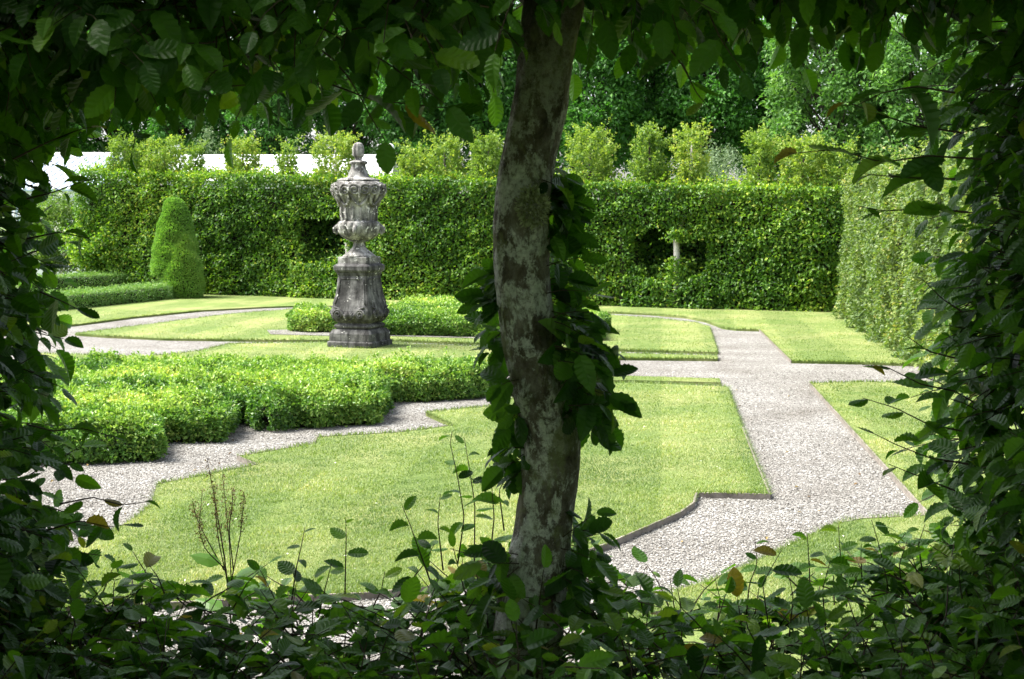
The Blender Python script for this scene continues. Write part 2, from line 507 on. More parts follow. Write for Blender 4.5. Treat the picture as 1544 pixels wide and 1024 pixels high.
sc.cycles.max_bounces = 6; sc.cycles.diffuse_bounces = 3; sc.cycles.transmission_bounces = 4; sc.cycles.glossy_bounces = 2
sc.cycles.caustics_reflective = False; sc.cycles.caustics_refractive = False

# ------------------------------------------------------------------ ground, gravel, lawns
def smooth_poly(px, z=0.0):
    return [g(x, y, z) for x, y in px]

def sheet(name, pts, z, mat, thick=0.0):
    """flat polygon, with side walls down by thick"""
    P = [Vector((p[0], p[1], z)) for p in pts]
    tris = tessellate_polygon([[Vector((p.x, p.y, 0)) for p in P]])
    mb = MB()
    n = len(P)
    V = [tuple(p) for p in P]; Fc = []
    for t in tris:
        a, b, c = [P[i] for i in t]
        if (b - a).cross(c - a).z < 0: t = (t[0], t[2], t[1])
        Fc.append(tuple(t))
    if thick:
        V += [(p.x, p.y, z - thick) for p in P]
        for i in range(n):
            j = (i + 1) % n
            Fc.append((i, j, j + n, i + n))
    mb.add(V, Fc)
    return mb.build(name, mat)

o = sheet('ground', [(-600, -200, 0), (600, -200, 0), (600, 1400, 0), (-600, 1400, 0)], -.06, M['meadow']); tag(o, kind='structure')
o = sheet('gravel_path', [(-14, 1.0, 0), (12, 1.0, 0), (12, 34, 0), (-14, 34, 0)], 0, M['gravel']); tag(o, kind='structure')

LAWNS_PX = [
    # main lawn in front
    [(-150, 935), (20, 924), (120, 916), (240, 910), (420, 901), (560, 894), (700, 880), (820, 852), (915, 820), (985, 790),
     (1025, 773), (1046, 758), (1050, 744), (1100, 744), (1161, 746), (1140, 697), (1120, 645), (1098, 584), (1085, 582), (945, 577), (850, 581),
     (775, 600), (735, 613), (690, 617), (642, 622), (684, 641), (600, 652), (478, 659), (474, 669), (358, 688), (388, 700), (237, 730), (228, 760), (205, 780), (150, 812), (60, 855), (-150, 905)],
    # right hand lawn
    [(1221, 578), (1402, 777), (1300, 782), (1262, 789), (1205, 815), (1130, 850), (1050, 882), (950, 912), (880, 950), (860, 1250), (2600, 1250), (2600, 577), (1420, 577), (1300, 576)],
    # far lawn along the hedges
    [(1145, 497), (1193, 544), (1300, 546), (1440, 551), (1900, 562), (1900, 470), (1270, 455), (866, 446), (320, 430), (-200, 428), (-200, 515), (20, 500), (85, 492), (120, 488.5),
     (200, 478), (300, 468), (400, 462.5), (450, 461), (560, 461), (700, 463), (866, 468.5), (980, 473), (1035, 478), (1065, 484), (1090, 493.5), (1110, 496)],
    # inner lawn behind the monument
    [(113, 503), (200, 492), (340, 474), (440, 466), (560, 465), (700, 467), (866, 473), (925, 475), (1000, 481), (1050, 486.5), (1070, 492), (1083, 531), (900, 526), (740, 518), (590, 512.5), (400, 512.5), (250, 510.5), (160, 506.5)],
    # monument lawn
    [(60, 533), (130, 535), (215, 537), (260, 534), (300, 529), (345, 518.5), (500, 516), (590, 516.5), (740, 523), (900, 531.5), (1082, 536), (1082, 541), (940, 539.5), (800, 545), (740, 552), (600, 557), (400, 572), (60, 572)],
    # strip beside the cross path
    [(800, 566), (945, 566.5), (1085, 570.5), (1087, 576.5), (945, 573), (800, 574)],
]
LAWN_Z = .03
LAWNS = []
for px in LAWNS_PX:
    poly = [g(x, y, LAWN_Z) for x, y in px]
    LAWNS.append(poly)
    o = sheet('lawn', poly, LAWN_Z, M['lawn'], .09); tag(o, kind='structure')

# steel edging, where it shows
def ribbon(mb, px, z0, z1, th=.006, z=LAWN_Z):
    P = [g(x, y, z) for x, y in px]
    for a, b in zip(P[:-1], P[1:]):
        d = b - a; L = np.linalg.norm(d[:2]); rz = math.atan2(d[1], d[0])
        n = np.array([-d[1], d[0], 0]) / L
        c = (a + b) / 2 + n * 0
        mb.box((c[0], c[1], (z0 + z1) / 2), (L + .004, th, z1 - z0), rz)
mb = MB()
ribbon(mb, LAWNS_PX[0][:17], -.02, .035, .012)
ribbon(mb, LAWNS_PX[0][25:32], -.02, .035, .010)
ribbon(mb, [LAWNS_PX[1][0], (1311, 677), LAWNS_PX[1][1], (1300, 782), (1262, 789)], -.02, .035, .012)
ribbon(mb, [(1145, 497), (1193, 544)], -.02, .032, .010)
o = mb.build('lawn_edging', M['edging']); tag(o, kind='structure')

bed_px = [(402, 497.5), (500, 496), (740, 498), (905, 504), (905, 515), (740, 510.5), (590, 506.5), (500, 506), (408, 504)]
bed = [g(x, y, LAWN_Z + .006) for x, y in bed_px]
o = sheet('gravel_bed', bed, LAWN_Z + .006, M['gravel']); tag(o, kind='structure')

def in_lawns(P):
    k = np.zeros(len(P), bool)
    for poly in LAWNS: k |= in_poly(P, poly)
    return k

def view_points(n, y0, y1, x0=40, x1=1480):
    """points spread evenly over the picture's stretch of ground between two distances"""
    px = rng.uniform(x0, x1, n); py = rng.uniform(y0, y1, n)
    u, v = (px - 772) / F, (512 - py) / F
    d = np.stack([u, CP + v * SP, -SP + v * CP], 1)
    t = -CAMZ / d[:, 2]
    return d * t[:, None] + np.array([0, 0, CAMZ])

def scatter_stones():
    P = np.concatenate([view_points(40000, 560, 700), view_points(85000, 700, 1000)])
    P[:, 2] = 0
    P = P[~in_lawns(P)]
    n = len(P)
    octv = np.array([[1, 0, 0], [0, 1, 0], [-1, 0, 0], [0, -1, 0], [0, 0, 1], [0, 0, -1.0]])
    octf = np.array([[0, 1, 4], [1, 2, 4], [2, 3, 4], [3, 0, 4], [1, 0, 5], [2, 1, 5], [3, 2, 5], [0, 3, 5]])
    s = rng.uniform(.003, .0072, n) * rng.choice([1, 1, 1, 1.5], n)
    V = octv[None] * rng.uniform(.6, 1.25, (n, 6, 1)) * s[:, None, None]
    V[:, :, 2] *= .6
    th = rng.uniform(0, 2 * PI, n); c, s_ = np.cos(th), np.sin(th)
    X = V[:, :, 0] * c[:, None] - V[:, :, 1] * s_[:, None]; Y = V[:, :, 0] * s_[:, None] + V[:, :, 1] * c[:, None]
    tilt = rng.normal(0, .3, n)[:, None]
    Z = V[:, :, 2] + tilt * X
    V = np.stack([X, Y, Z], 2) + P[:, None] + np.array([0, 0, .003])
    Fc = octf[None] + (np.arange(n) * 6)[:, None, None]
    o = arrays_to_obj('gravel', V.reshape(-1, 3), Fc.reshape(-1, 3), np.repeat(np.clip(rng.beta(2, 1.9, n) + .10 * Wave(.9, seed=6)(P), 0, 1), 6), M['stone'])
    tag(o, kind='stuff')
scatter_stones()

def scatter_grass():
    P = np.concatenate([view_points(190000, 575, 700), view_points(430000, 700, 960, 80, 1480), view_points(110000, 470, 575)])
    P = P[in_lawns(P)]
    P[:, 2] = LAWN_Z - .004
    n = len(P)
    big = Wave(1.3, seed=3)(P); mid = Wave(.22, seed=4)(P)
    h = rng.uniform(.008, .019, n) * (1 + .25 * mid)
    a = rng.uniform(0, 2 * PI, n); lean = rng.uniform(.2, 1.0, n) * h * 1.3
    wd = rng.uniform(.0018, .0034, n) * np.clip(P[:, 1] / 7, .9, 2.6)
    ex = np.stack([np.cos(a), np.sin(a), 0 * a], 1); ey = np.stack([-np.sin(a), np.cos(a), 0 * a], 1)
    V = np.stack([P - ey * wd[:, None], P + ey * wd[:, None], P + ex * lean[:, None] + np.array([0, 0, 1.0]) * h[:, None]], 1)
    Fc = (np.arange(n)[:, None] * 3 + np.arange(3)[None])
    ax_ = math.atan2(227, F)                       # mown up and down beside the path
    st = np.sign(np.sin((P[:, 0] * math.cos(ax_) - P[:, 1] * math.sin(ax_)) * 2 * PI / 1.1))
    clov = (Wave(.45, seed=12)(P) > 1.0) * .22
    tone = np.clip(.45 - clov + .17 * big + .10 * mid + .09 * st + .10 * Wave(.5, seed=5)(P) + rng.normal(0, .19, n), 0, 1)
    o = arrays_to_obj('grass', V.reshape(-1, 3), Fc, np.repeat(tone, 3), M['grass']); tag(o, kind='stuff')
scatter_grass()

def edge_grass():
    Ps, Ns = [], []
    for poly, lo in ((LAWNS[0], 26), (LAWNS[1], 26), (LAWNS[2], 12), (LAWNS[3], 12), (LAWNS[4], 12)):
        for a, b in zip(poly, poly[1:] + poly[:1]):
            L = np.linalg.norm(b - a)
            if min(a[1], b[1]) > 24 or max(abs(a[0]), abs(b[0])) > 9 or min(a[1], b[1]) < 4: continue
            n = int(L * 420 * min(1, 9 / ((a[1] + b[1]) / 2)))
            t = rng.uniform(0, 1, (n, 1)); P = a + (b - a) * t
            d = (b - a) / (L + 1e-9); nn = np.array([d[1], -d[0], 0])
            if in_poly((a + b)[None] / 2 + nn * .02, poly)[0]: nn = -nn
            keep = (Wave(.35, seed=8)(P) > -.5) | (rng.random(n) < .4)
            P = P[keep]
            Ps.append(P - nn * rng.uniform(-.006, .012, (len(P), 1))); Ns.append(np.broadcast_to(nn, P.shape))
    c = g(543, 521, LAWN_Z); rz = R(-21); h_ = .30
    th = rng.uniform(-h_, h_, 700); sd = rng.integers(0, 4, 700)
    for k in range(4):
        u = th[sd == k]; a = rz + k * PI / 2
        lx, ly = u, np.full(len(u), -h_ - .012)
        P = np.stack([c[0] + lx * math.cos(a) - ly * math.sin(a), c[1] + lx * math.sin(a) + ly * math.cos(a), np.full(len(u), LAWN_Z)], 1)
        Ps.append(P); Ns.append(np.broadcast_to(np.array([math.sin(a), -math.cos(a), 0]), P.shape))
    P = np.concatenate(Ps); N = np.concatenate(Ns); n = len(P)
    P[:, 2] = LAWN_Z - .004
    h = rng.uniform(.012, .04, n); lean = rng.normal(.35, .6, n)
    ey = np.stack([-N[:, 1], N[:, 0], 0 * N[:, 0]], 1)
    wd = rng.uniform(.0018, .0034, n) * np.clip(P[:, 1] / 7, .9, 2.2)
    V = np.stack([P - ey * wd[:, None], P + ey * wd[:, None], P + N * (lean * h)[:, None] + ey * (rng.normal(0, .5, n) * h)[:, None] + np.array([0, 0, 1.0]) * h[:, None]], 1)
    o = arrays_to_obj('edge_grass', V.reshape(-1, 3), (np.arange(n)[:, None] * 3 + np.arange(3)[None]), np.repeat(np.clip(rng.normal(.36, .2, n), 0, 1), 3), M['grass'])
    tag(o, kind='stuff')
edge_grass()

# dead leaves and bits blown on to the gravel
def litter():
    P = view_points(420, 585, 960); P = P[~in_lawns(P)]; P[:, 2] = .012
    n = len(P); lv = Leaves(MID)
    A = rand_unit(n); A[:, 2] *= .25
    lv.add(P, A, nrm(np.array([0, 0, 1.0]) + rand_unit(n) * .4), rng.uniform(.010, .032, n), rng.uniform(0, 1, n))
    o = lv.build('litter', M['dead_leaf']); tag(o, kind='stuff')
litter()

# daisies and blown petals on the lawn
def petals():
    P = view_points(110, 560, 900); P = P[in_lawns(P)]; P[:, 2] = LAWN_Z + .022
    lv = Leaves(DIA)
    n = len(P)
    A = rand_unit(n); A[:, 2] *= .2
    lv.add(P, A, np.array([0, 0, 1.0]), rng.uniform(.007, .018, n), rng.uniform(0, 1, n))
    o = lv.build('petals', M['petal']); tag(o, kind='stuff')
petals()

# ------------------------------------------------------------------ clipped hedges (far)
def wall_leaves(lv, p0, p1, z0, z1a, z1b, nrmv, dens, size, wv, amp, fold_top=False, tone0=.4, tone_s=.18, holes=None, jitter=.10, tonew=None):
    """leaves over one upright face from p0 to p1"""
    p0 = np.array(p0[:2]); p1 = np.array(p1[:2]); L = np.linalg.norm(p1 - p0)
    n = int(L * (z1a + z1b) / 2 * dens)
    u = rng.uniform(0, 1, n); q = rng.uniform(0, 1, n)
    z = z0 + q * ((z1a + (z1b - z1a) * u) - z0)
    P = np.stack([p0[0] + (p1[0] - p0[0]) * u, p0[1] + (p1[1] - p0[1]) * u, z], 1)
    N = np.array([nrmv[0], nrmv[1], 0.0])
    off = wv(P) * amp - np.abs(rng.normal(0, jitter, n)) + .03
    if holes is not None:
        keep, push = holes(P); P = P[keep]; off = off[keep] + push[keep]; u = u[keep]
    n = len(P)
    P = P + N * off[:, None]
    blade = nrm(N * .55 + np.array([0, 0, .75]) + rand_unit(n) * .75)
    ax = nrm(N * .7 + rand_unit(n) * .9 + np.array([0, 0, -.25]))
    tone = tone0 + rng.normal(0, tone_s, n)
    if tonew is not None: tone = tone + tonew(P)
    lv.add(P, ax, blade, size * rng.uniform(.65, 1.2, n), np.clip(tone, 0, 1))

def top_leaves(lv, quad, dens, size, wv, amp, tone0=.6, tone_s=.2, rise=.12):
    a, b, c, d = [np.array(q, float) for q in quad]
    area = (np.linalg.norm(np.cross((b - a)[:2], (d - a)[:2])) + np.linalg.norm(np.cross((b - c)[:2], (d - c)[:2]))) / 2
    n = int(area * dens)
    u = rng.uniform(0, 1, (n, 1)); v = rng.uniform(0, 1, (n, 1))
    P = (a * (1 - u) + b * u) * (1 - v) + (d * (1 - u) + c * u) * v
    P[:, 2] += wv(P) * amp + rng.exponential(rise, n) - .08
    blade = nrm(np.array([0, 0, .8]) + rand_unit(n) * .8)
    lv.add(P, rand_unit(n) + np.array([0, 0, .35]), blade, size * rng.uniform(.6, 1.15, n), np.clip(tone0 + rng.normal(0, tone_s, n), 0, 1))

# far hedge runs from left-back to right-front
HA = np.array([*g(120, 441)[:2], 0]); HB = np.array([*g(1276, 474)[:2], 0])
Hdir = (HB - HA) / np.linalg.norm(HB - HA); Hn = np.array([Hdir[1], -Hdir[0], 0])      # towards the camera
if Hn[1] > 0: Hn = -Hn
HL = np.linalg.norm(HB - HA)
def hedge_s(px, yb):
    """distance along the hedge of the picture column px"""
    d = ray(px, 400)
    # intersect with hedge line
    A2 = np.array([[d[0], -Hdir[0]], [d[1], -Hdir[1]]])
    t, s = np.linalg.solve(A2, HA[:2])
    return s
def hedge_pt(px, depth=0.0):
    return HA + Hdir * hedge_s(px, 0) - Hn * depth
def hz(px, y):   # height of picture row y on the hedge face
    p = hedge_pt(px); d = ray(px, y); t = p[1] / d[1]
    return CAMZ + d[2] * t

far = empty('hornbeam_hedge', (HA + HB) / 2, 'long clipped hornbeam hedge with two dark windows closing the far side of the garden', 'hedge')
ZA, ZB = hz(150, 256), hz(1270, 282)
WIN = []
for (x0, x1, y0, y1) in ((952, 1064, 350, 419), (447, 524, 332, 397)):
    WIN.append((hedge_s(x0, 0), hedge_s(x1, 0), hz((x0 + x1) / 2, y1), hz((x0 + x1) / 2, y0)))
wv_far = Wave(1.1, seed=21); wv_fine = Wave(.35, seed=22)
wj = Wave(.7, seed=33); wj2 = Wave(.2, seed=34)
def far_holes(P):
    s = (P - HA) @ Hdir
    keep = np.ones(len(P), bool); push = np.zeros(len(P))
    for (s0, s1, z0, z1) in WIN:
        j = wj(P) * .10 + wj2(P) * .05
        hw, hh = (s1 - s0) / 2, (z1 - z0) / 2
        ins = ((s - (s0 + s1) / 2) / hw) ** 4 + ((P[:, 2] - (z0 + z1) / 2) / hh) ** 4 < 1.1 + j * 5
        keep &= ~ins
        sill = (s > s0 - .15) & (s < s1 + .15) & (P[:, 2] <= z0 + .05)
        push[sill] += .10
    return keep, push
tw1 = Wave(2.2, seed=41)
def far_tone(P):
    low = np.clip((1.1 - P[:, 2]) / 1.1, 0, 1)
    return .13 * tw1(P) + .17 * low * (tw1(P * 1.7 + 3.1) > 0)
lv = Leaves(DIA)
wf = lambda P: wv_far(P) * .7 + wv_fine(P) * .6
wall_leaves(lv, HA, HB, .02, ZA, ZB, Hn, 1900, .075, wf, .085, holes=far_holes, tonew=far_tone, tone0=.42, jitter=.12)
# inside of the windows: far side seen through and reveals
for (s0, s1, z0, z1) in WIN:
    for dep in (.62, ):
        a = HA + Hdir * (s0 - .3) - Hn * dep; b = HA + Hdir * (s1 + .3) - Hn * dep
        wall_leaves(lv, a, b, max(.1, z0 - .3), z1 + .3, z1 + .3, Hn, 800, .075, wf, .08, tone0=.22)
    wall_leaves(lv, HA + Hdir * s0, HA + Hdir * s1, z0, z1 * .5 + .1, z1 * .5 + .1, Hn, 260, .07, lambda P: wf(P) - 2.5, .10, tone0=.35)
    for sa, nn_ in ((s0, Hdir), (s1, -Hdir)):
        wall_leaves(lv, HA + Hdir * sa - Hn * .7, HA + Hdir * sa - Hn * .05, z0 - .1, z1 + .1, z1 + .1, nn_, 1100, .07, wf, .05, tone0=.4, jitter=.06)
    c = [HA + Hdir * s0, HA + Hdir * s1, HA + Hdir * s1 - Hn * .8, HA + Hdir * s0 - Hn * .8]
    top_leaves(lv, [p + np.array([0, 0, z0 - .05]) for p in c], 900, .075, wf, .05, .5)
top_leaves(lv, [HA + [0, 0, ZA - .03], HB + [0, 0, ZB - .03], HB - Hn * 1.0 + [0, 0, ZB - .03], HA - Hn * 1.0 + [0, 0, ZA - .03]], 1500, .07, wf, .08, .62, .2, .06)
wall_leaves(lv, HA - Hn * 1.0, HA, .02, ZA, ZA, -Hdir, 1200, .075, wf, .08)
wall_leaves(lv, HB - Hn * 1.0, HA - Hn * 1.0, .02, ZB, ZA, -Hn, 260, .10, wf, .08)
lv2 = lv
for px, y0, y1 in ((1017, 388, 425), (1020, 345, 364), (519, 386, 400)):
    p = hedge_pt(px, .1); n = 420
    z = rng.uniform(hz(px, y1), hz(px, y0), n)
    P = np.stack([p[0] + rng.normal(0, .12, n), p[1] - .12 + rng.normal(0, .06, n), z], 1)
    lv2.add(P, rand_unit(n), nrm(rand_unit(n) + np.array([0, -.5, .6])), .07 * rng.uniform(.6, 1.2, n), np.clip(rng.normal(.5, .2, n), 0, 1))
lv2.build('foliage', M['hedge_leaf'], far)
# solid twig core, shade put into its near-black colour, pieced round the windows
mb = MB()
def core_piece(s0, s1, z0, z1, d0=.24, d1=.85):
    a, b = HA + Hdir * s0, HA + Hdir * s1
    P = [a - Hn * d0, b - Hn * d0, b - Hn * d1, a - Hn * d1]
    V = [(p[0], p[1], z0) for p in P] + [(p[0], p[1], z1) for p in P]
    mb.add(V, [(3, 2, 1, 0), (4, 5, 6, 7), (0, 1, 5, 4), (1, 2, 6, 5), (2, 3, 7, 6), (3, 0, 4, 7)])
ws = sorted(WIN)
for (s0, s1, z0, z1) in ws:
    core_piece(s0 - 1.0, s1 + 1.0, 0, 2.25, 1.25, 1.45)  # unseen backing and lid, added to keep the windows dark
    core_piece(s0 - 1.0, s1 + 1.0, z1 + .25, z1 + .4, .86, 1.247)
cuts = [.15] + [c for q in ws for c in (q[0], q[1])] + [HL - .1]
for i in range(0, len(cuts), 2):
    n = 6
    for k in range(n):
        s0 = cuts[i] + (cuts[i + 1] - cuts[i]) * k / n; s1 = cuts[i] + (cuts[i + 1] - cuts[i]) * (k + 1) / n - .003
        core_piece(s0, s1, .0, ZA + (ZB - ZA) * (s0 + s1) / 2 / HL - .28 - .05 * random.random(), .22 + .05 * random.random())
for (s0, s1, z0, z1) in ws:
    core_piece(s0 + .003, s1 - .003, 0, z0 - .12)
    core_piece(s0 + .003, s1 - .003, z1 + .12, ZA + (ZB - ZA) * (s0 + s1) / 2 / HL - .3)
mb.build('shade_core', M['core'], far)

# the trees that make up the far hedge: their shaggy tops rise above the clipped line
def shaggy_top(px, w_px, ytop, label, trunk_px=None, depth=.45, round_=.5, conical=.3):
    p = hedge_pt(px, depth)
    q_ = hedge_pt(trunk_px, .12) if trunk_px else p
    D = p[1]
    zt = CAMZ + (325 - ytop) / F * D
    zb = ZA + (ZB - ZA) * hedge_s(px, 0) / HL - .25
    r = w_px / 2 / F * D * .86
    root = empty('hornbeam_tree', (p[0], p[1], 0), label, 'tree', 'shaggy tree tops along the far hedge')
    mb = MB()
    mb.tube([(q_[0], q_[1], -.05), (q_[0] + .02, q_[1], zb * .3), (q_[0] - .01, q_[1], zb * .65), (p[0], p[1], zb), (p[0], p[1], zt - .25)], [.07, .062, .055, .045, .012], 10)
    mb.build('trunk', M['pale_bark' if trunk_px and trunk_px != 935 else 'tree_bark'], root, True)
    lv = Leaves(DIA)
    toff = random.uniform(.05, .38)
    n_cl = int(125 * r / .4 * (zt - zb) / .9) + 10
    for _ in range(n_cl):
        q = random.random()
        z = zb + (zt - zb) * q
        rr = r * (1 - conical * q) * (1 if q < .75 else (1 - (q - .75) / .25 * round_))
        th = random.uniform(0, 2 * PI); rad = rr * math.sqrt(random.uniform(.12, 1))
        c = np.array([p[0] + rad * math.cos(th), p[1] + rad * math.sin(th), z - .1])
        m = int(rng.integers(26, 44))
        t = rng.uniform(0, 1, (m, 1))
        d = nrm(np.array([math.cos(th) * .8, math.sin(th) * .8, random.uniform(.4, 1.6)]))
        Lc = random.uniform(.12, .30) * (1.7 if q > .7 and random.random() < .4 else 1)
        P = c + d * t * Lc + rng.normal(0, .045, (m, 3)) * (1.2 - t)
        A = nrm(rand_unit(m) + d * .6)
        lv.add(P, A, nrm(rand_unit(m) * .8 + np.array([0, 0, .7])), .072 * rng.uniform(.5, 1.2, m) * (1.15 - .55 * t[:, 0]), np.clip(toff + .3 * t[:, 0] + rng.normal(0, .18, m), 0, 1))
    lv.build('crown', M['tip_leaf'], root)
TOPS = [
    (172, 60, 212, 'broad shaggy hedge tree top next to the white glasshouse'),
    (232, 66, 208, 'wide shaggy hedge tree top above the clipped yew topiary'),
    (278, 22, 226, 'small dark hedge tree top just right of the yew topiary'),
    (350, 60, 212, 'shaggy hedge tree top in front of the white roof, midway between topiary and urn'),
    (418, 26, 216, 'narrow dark hedge tree top in front of the white roof'),
    (490, 76, 206, 'wide domed yellow-green hedge tree top just left of the stone urn', 520),
    (610, 52, 222, 'low shaggy hedge tree top just right of the stone urn finial'),
    (655, 60, 212, 'spiky hedge tree top between urn and lichened trunk'),
    (722, 60, 206, 'pale tall hedge tree top just left of the lichened trunk'),
    (876, 70, 196, 'broad pale hedge tree top just right of the lichened trunk'),
    (966, 58, 196, 'tall feathery golden hedge tree top, second to the right of the lichened trunk', 935),
    (1030, 54, 192, 'tall golden hedge tree top standing over the pale stem in the hedge window', 1017),
    (1133, 48, 204, 'pointed bright green hedge tree top next to the grey-leaved shrub'),
    (1200, 74, 212, 'wide low golden hedge tree top near the hedge corner'),
    (1255, 60, 222, 'low shaggy hedge tree top at the corner of the two hedges'),
]
for t in TOPS: shaggy_top(t[0], t[1], t[2], t[3], t[4] if len(t) > 4 else None, conical=.15 if t[1] > 60 else .3)
# right hand hedge, receding
rh = empty('hornbeam_hedge', (*g(1340, 515)[:2], 0), 'pale yellow-green hornbeam hedge receding along the right side of the lawn', 'hedge')
RA = np.array([*g(1268, 476)[:2], 0]); RB = np.array([*g(1341, 515)[:2], 0])
rdir = (RB - RA) / np.linalg.norm(RB - RA); rn = np.array([rdir[1], -rdir[0], 0])
if rn[0] > 0: rn = -rn
lv = Leaves(DIA)
rL = 11.5
RZ = 2.33
wr = Wave(.8, seed=51); wr2 = Wave(.3, seed=52)
wrf = lambda P: wr(P) * .7 + wr2(P) * .6
tw2 = Wave(1.6, seed=53)
segs = [(0, 2.55, 0.0), (2.9, rL, .22)]
mb = MB()
for s0, s1, off in segs:
    a, b = RA + rdir * s0 + rn * off, RA + rdir * s1 + rn * off
    wall_leaves(lv, a, b, .02, RZ, RZ, rn, 1900, .06, wrf, .10, tone0=.48, tonew=lambda P: .13 * tw2(P), jitter=.12)
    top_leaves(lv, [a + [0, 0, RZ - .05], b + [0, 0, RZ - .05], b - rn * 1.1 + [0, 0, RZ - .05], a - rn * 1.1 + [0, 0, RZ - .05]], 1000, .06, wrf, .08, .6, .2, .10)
    P = [a - rn * .25, b - rn * .25, b - rn * .95, a - rn * .95]
    mb.add([(p[0], p[1], 0) for p in P] + [(p[0], p[1], RZ - .3) for p in P], [(3, 2, 1, 0), (4, 5, 6, 7), (0, 1, 5, 4), (1, 2, 6, 5), (2, 3, 7, 6), (3, 0, 4, 7)])
a = RA + rdir * 2.45 - rn * .45; b = RA + rdir * 3.0 - rn * .45
wall_leaves(lv, a, b, .02, RZ, RZ, rn, 900, .06, wrf, .08, tone0=.4)
e = RA + rdir * 2.9
wall_leaves(lv, e + rn * .22, e - rn * .5, .02, RZ, RZ, -rdir, 1200, .06, wrf, .06, tone0=.45)
lv.build('foliage', M['right_leaf'], rh)
mb.build('shade_core', M['core'], rh)

# ------------------------------------------------------------------ background trees
def tree(px, w_px, ytop, D, mat, label, seed, trunk_r=.16, base_z=1.6, cl=170, lsz=.13, name='broadleaf_tree', group='tall trees beyond the far hedge', spread=.42, ybase=None):
    r_ = np.random.default_rng(seed)
    X = (px - 772) / F * D
    H = CAMZ + (325 - ytop) / F * D
    rad = w_px / 2 / F * D
    root = empty(name, (X, D, 0), label, 'tree', group)
    mb = MB()
    pts = [(X, D, -.1)]; rr = [trunk_r * 1.25]
    for k in range(1, 6):
        pts.append((X + r_.normal(0, .08), D + r_.normal(0, .08), H * .82 * k / 5)); rr.append(trunk_r * (1 - k / 5.6))
    mb.tube(pts, rr, 8)
    mb.build('trunk', M['tree_bark'], root, True)
    mb = MB()
    lv = Leaves(DIA)
    zc = (H + base_z) / 2; hz_ = (H - base_z) / 2
    for i in range(cl):
        v = r_.normal(size=3); v /= np.linalg.norm(v)
        q = r_.uniform(.35, 1) ** .6
        lump = 1 + .16 * math.sin(v[0] * 5 + seed) * math.sin(v[2] * 6 + seed * 2)
        c = np.array([X + v[0] * rad * q * lump, D + v[1] * rad * q * lump, zc + v[2] * hz_ * q])
        if i % 3 == 0:
            tz = max(.8, c[2] - r_.uniform(.5, 1.4)); 
            mb.tube([(X, D, tz * .8), ((X + c[0]) / 2, (D + c[1]) / 2, (tz * .85 + c[2]) / 2), tuple(c)], [trunk_r * .3, trunk_r * .18, .015], 5)
        n = int(r_.integers(70, 130))
        cr = spread * r_.uniform(.6, 1.25)
        dv = r_.normal(size=(n, 3)); dv /= np.linalg.norm(dv, axis=1)[:, None]
        dv *= r_.uniform(.25, 1, (n, 1)) ** .5
        P = c + dv * np.array([cr, cr, cr * .62])
        A = nrm(dv * .7 + rand_unit(n) * .6 + np.array([0, 0, -.1]))
        N = nrm(dv * .5 + np.array([0, 0, .7]) + rand_unit(n) * .5)
        lv.add(P, A, N, lsz * r_.uniform(.6, 1.25, n), np.clip(r_.normal(.5, .2, n) + r_.normal(0, .1), 0, 1))
    mb.build('limbs', M['tree_bark'], root)
    lv.build('crown', mat, root)
TREES = [
    (60, 190, 30, 44, 'tree_leaf', 'dark leafy tree behind the white glasshouse'),
    (185, 170, 20, 46, 'tree_leaf', 'dark leafy tree beyond the yew topiary'),
    (300, 160, 10, 44, 'tree_leaf', 'dark leafy tree beyond the left half of the white roof'),
    (420, 150, 0, 42, 'tree_leaf', 'dark leafy tree beyond the right half of the white roof'),
    (530, 150, -10, 43, 'tree_leaf', 'dark leafy tree directly behind the stone urn'),
    (625, 140, 0, 41, 'tree_leaf', 'dark leafy tree behind the gap between urn and lichened trunk'),
    (722, 140, -20, 42, 'tree_leaf', 'dark leafy tree just left of the lichened trunk'),
    (815, 140, -20, 43, 'tree_leaf', 'dark leafy tree hidden behind the lichened trunk'),
    (905, 140, -15, 41, 'tree_leaf', 'dark leafy tree just right of the lichened trunk'),
    (985, 130, -15, 43, 'tree_leaf', 'dark leafy tree beyond the feathery golden hedge tops'),
    (1068, 140, 0, 41, 'tree_leaf', 'dark leafy tree beyond the grey-leaved shrub'),
    (1150, 140, 5, 43, 'tree_leaf', 'dark leafy tree beside the light green tree'),
    (1260, 220, -10, 38, 'light_tree_leaf', 'light green leafy tree beyond the hedge corner'),
    (1385, 230, -5, 36, 'light_tree_leaf', 'light green leafy tree rising over the receding right hedge'),
    (1510, 220, -20, 37, 'light_tree_leaf', 'light green leafy tree mostly hidden by the dark right edge of foliage'),
]
for i, (px, w_, yt, D, mt, lab) in enumerate(TREES):
    tree(px, w_, yt, D + 6, M[mt], lab, 100 + i, base_z=(2.7 if mt == 'tree_leaf' else 1.5), cl=(260 if mt == 'tree_leaf' else 330), lsz=.15, spread=.46)

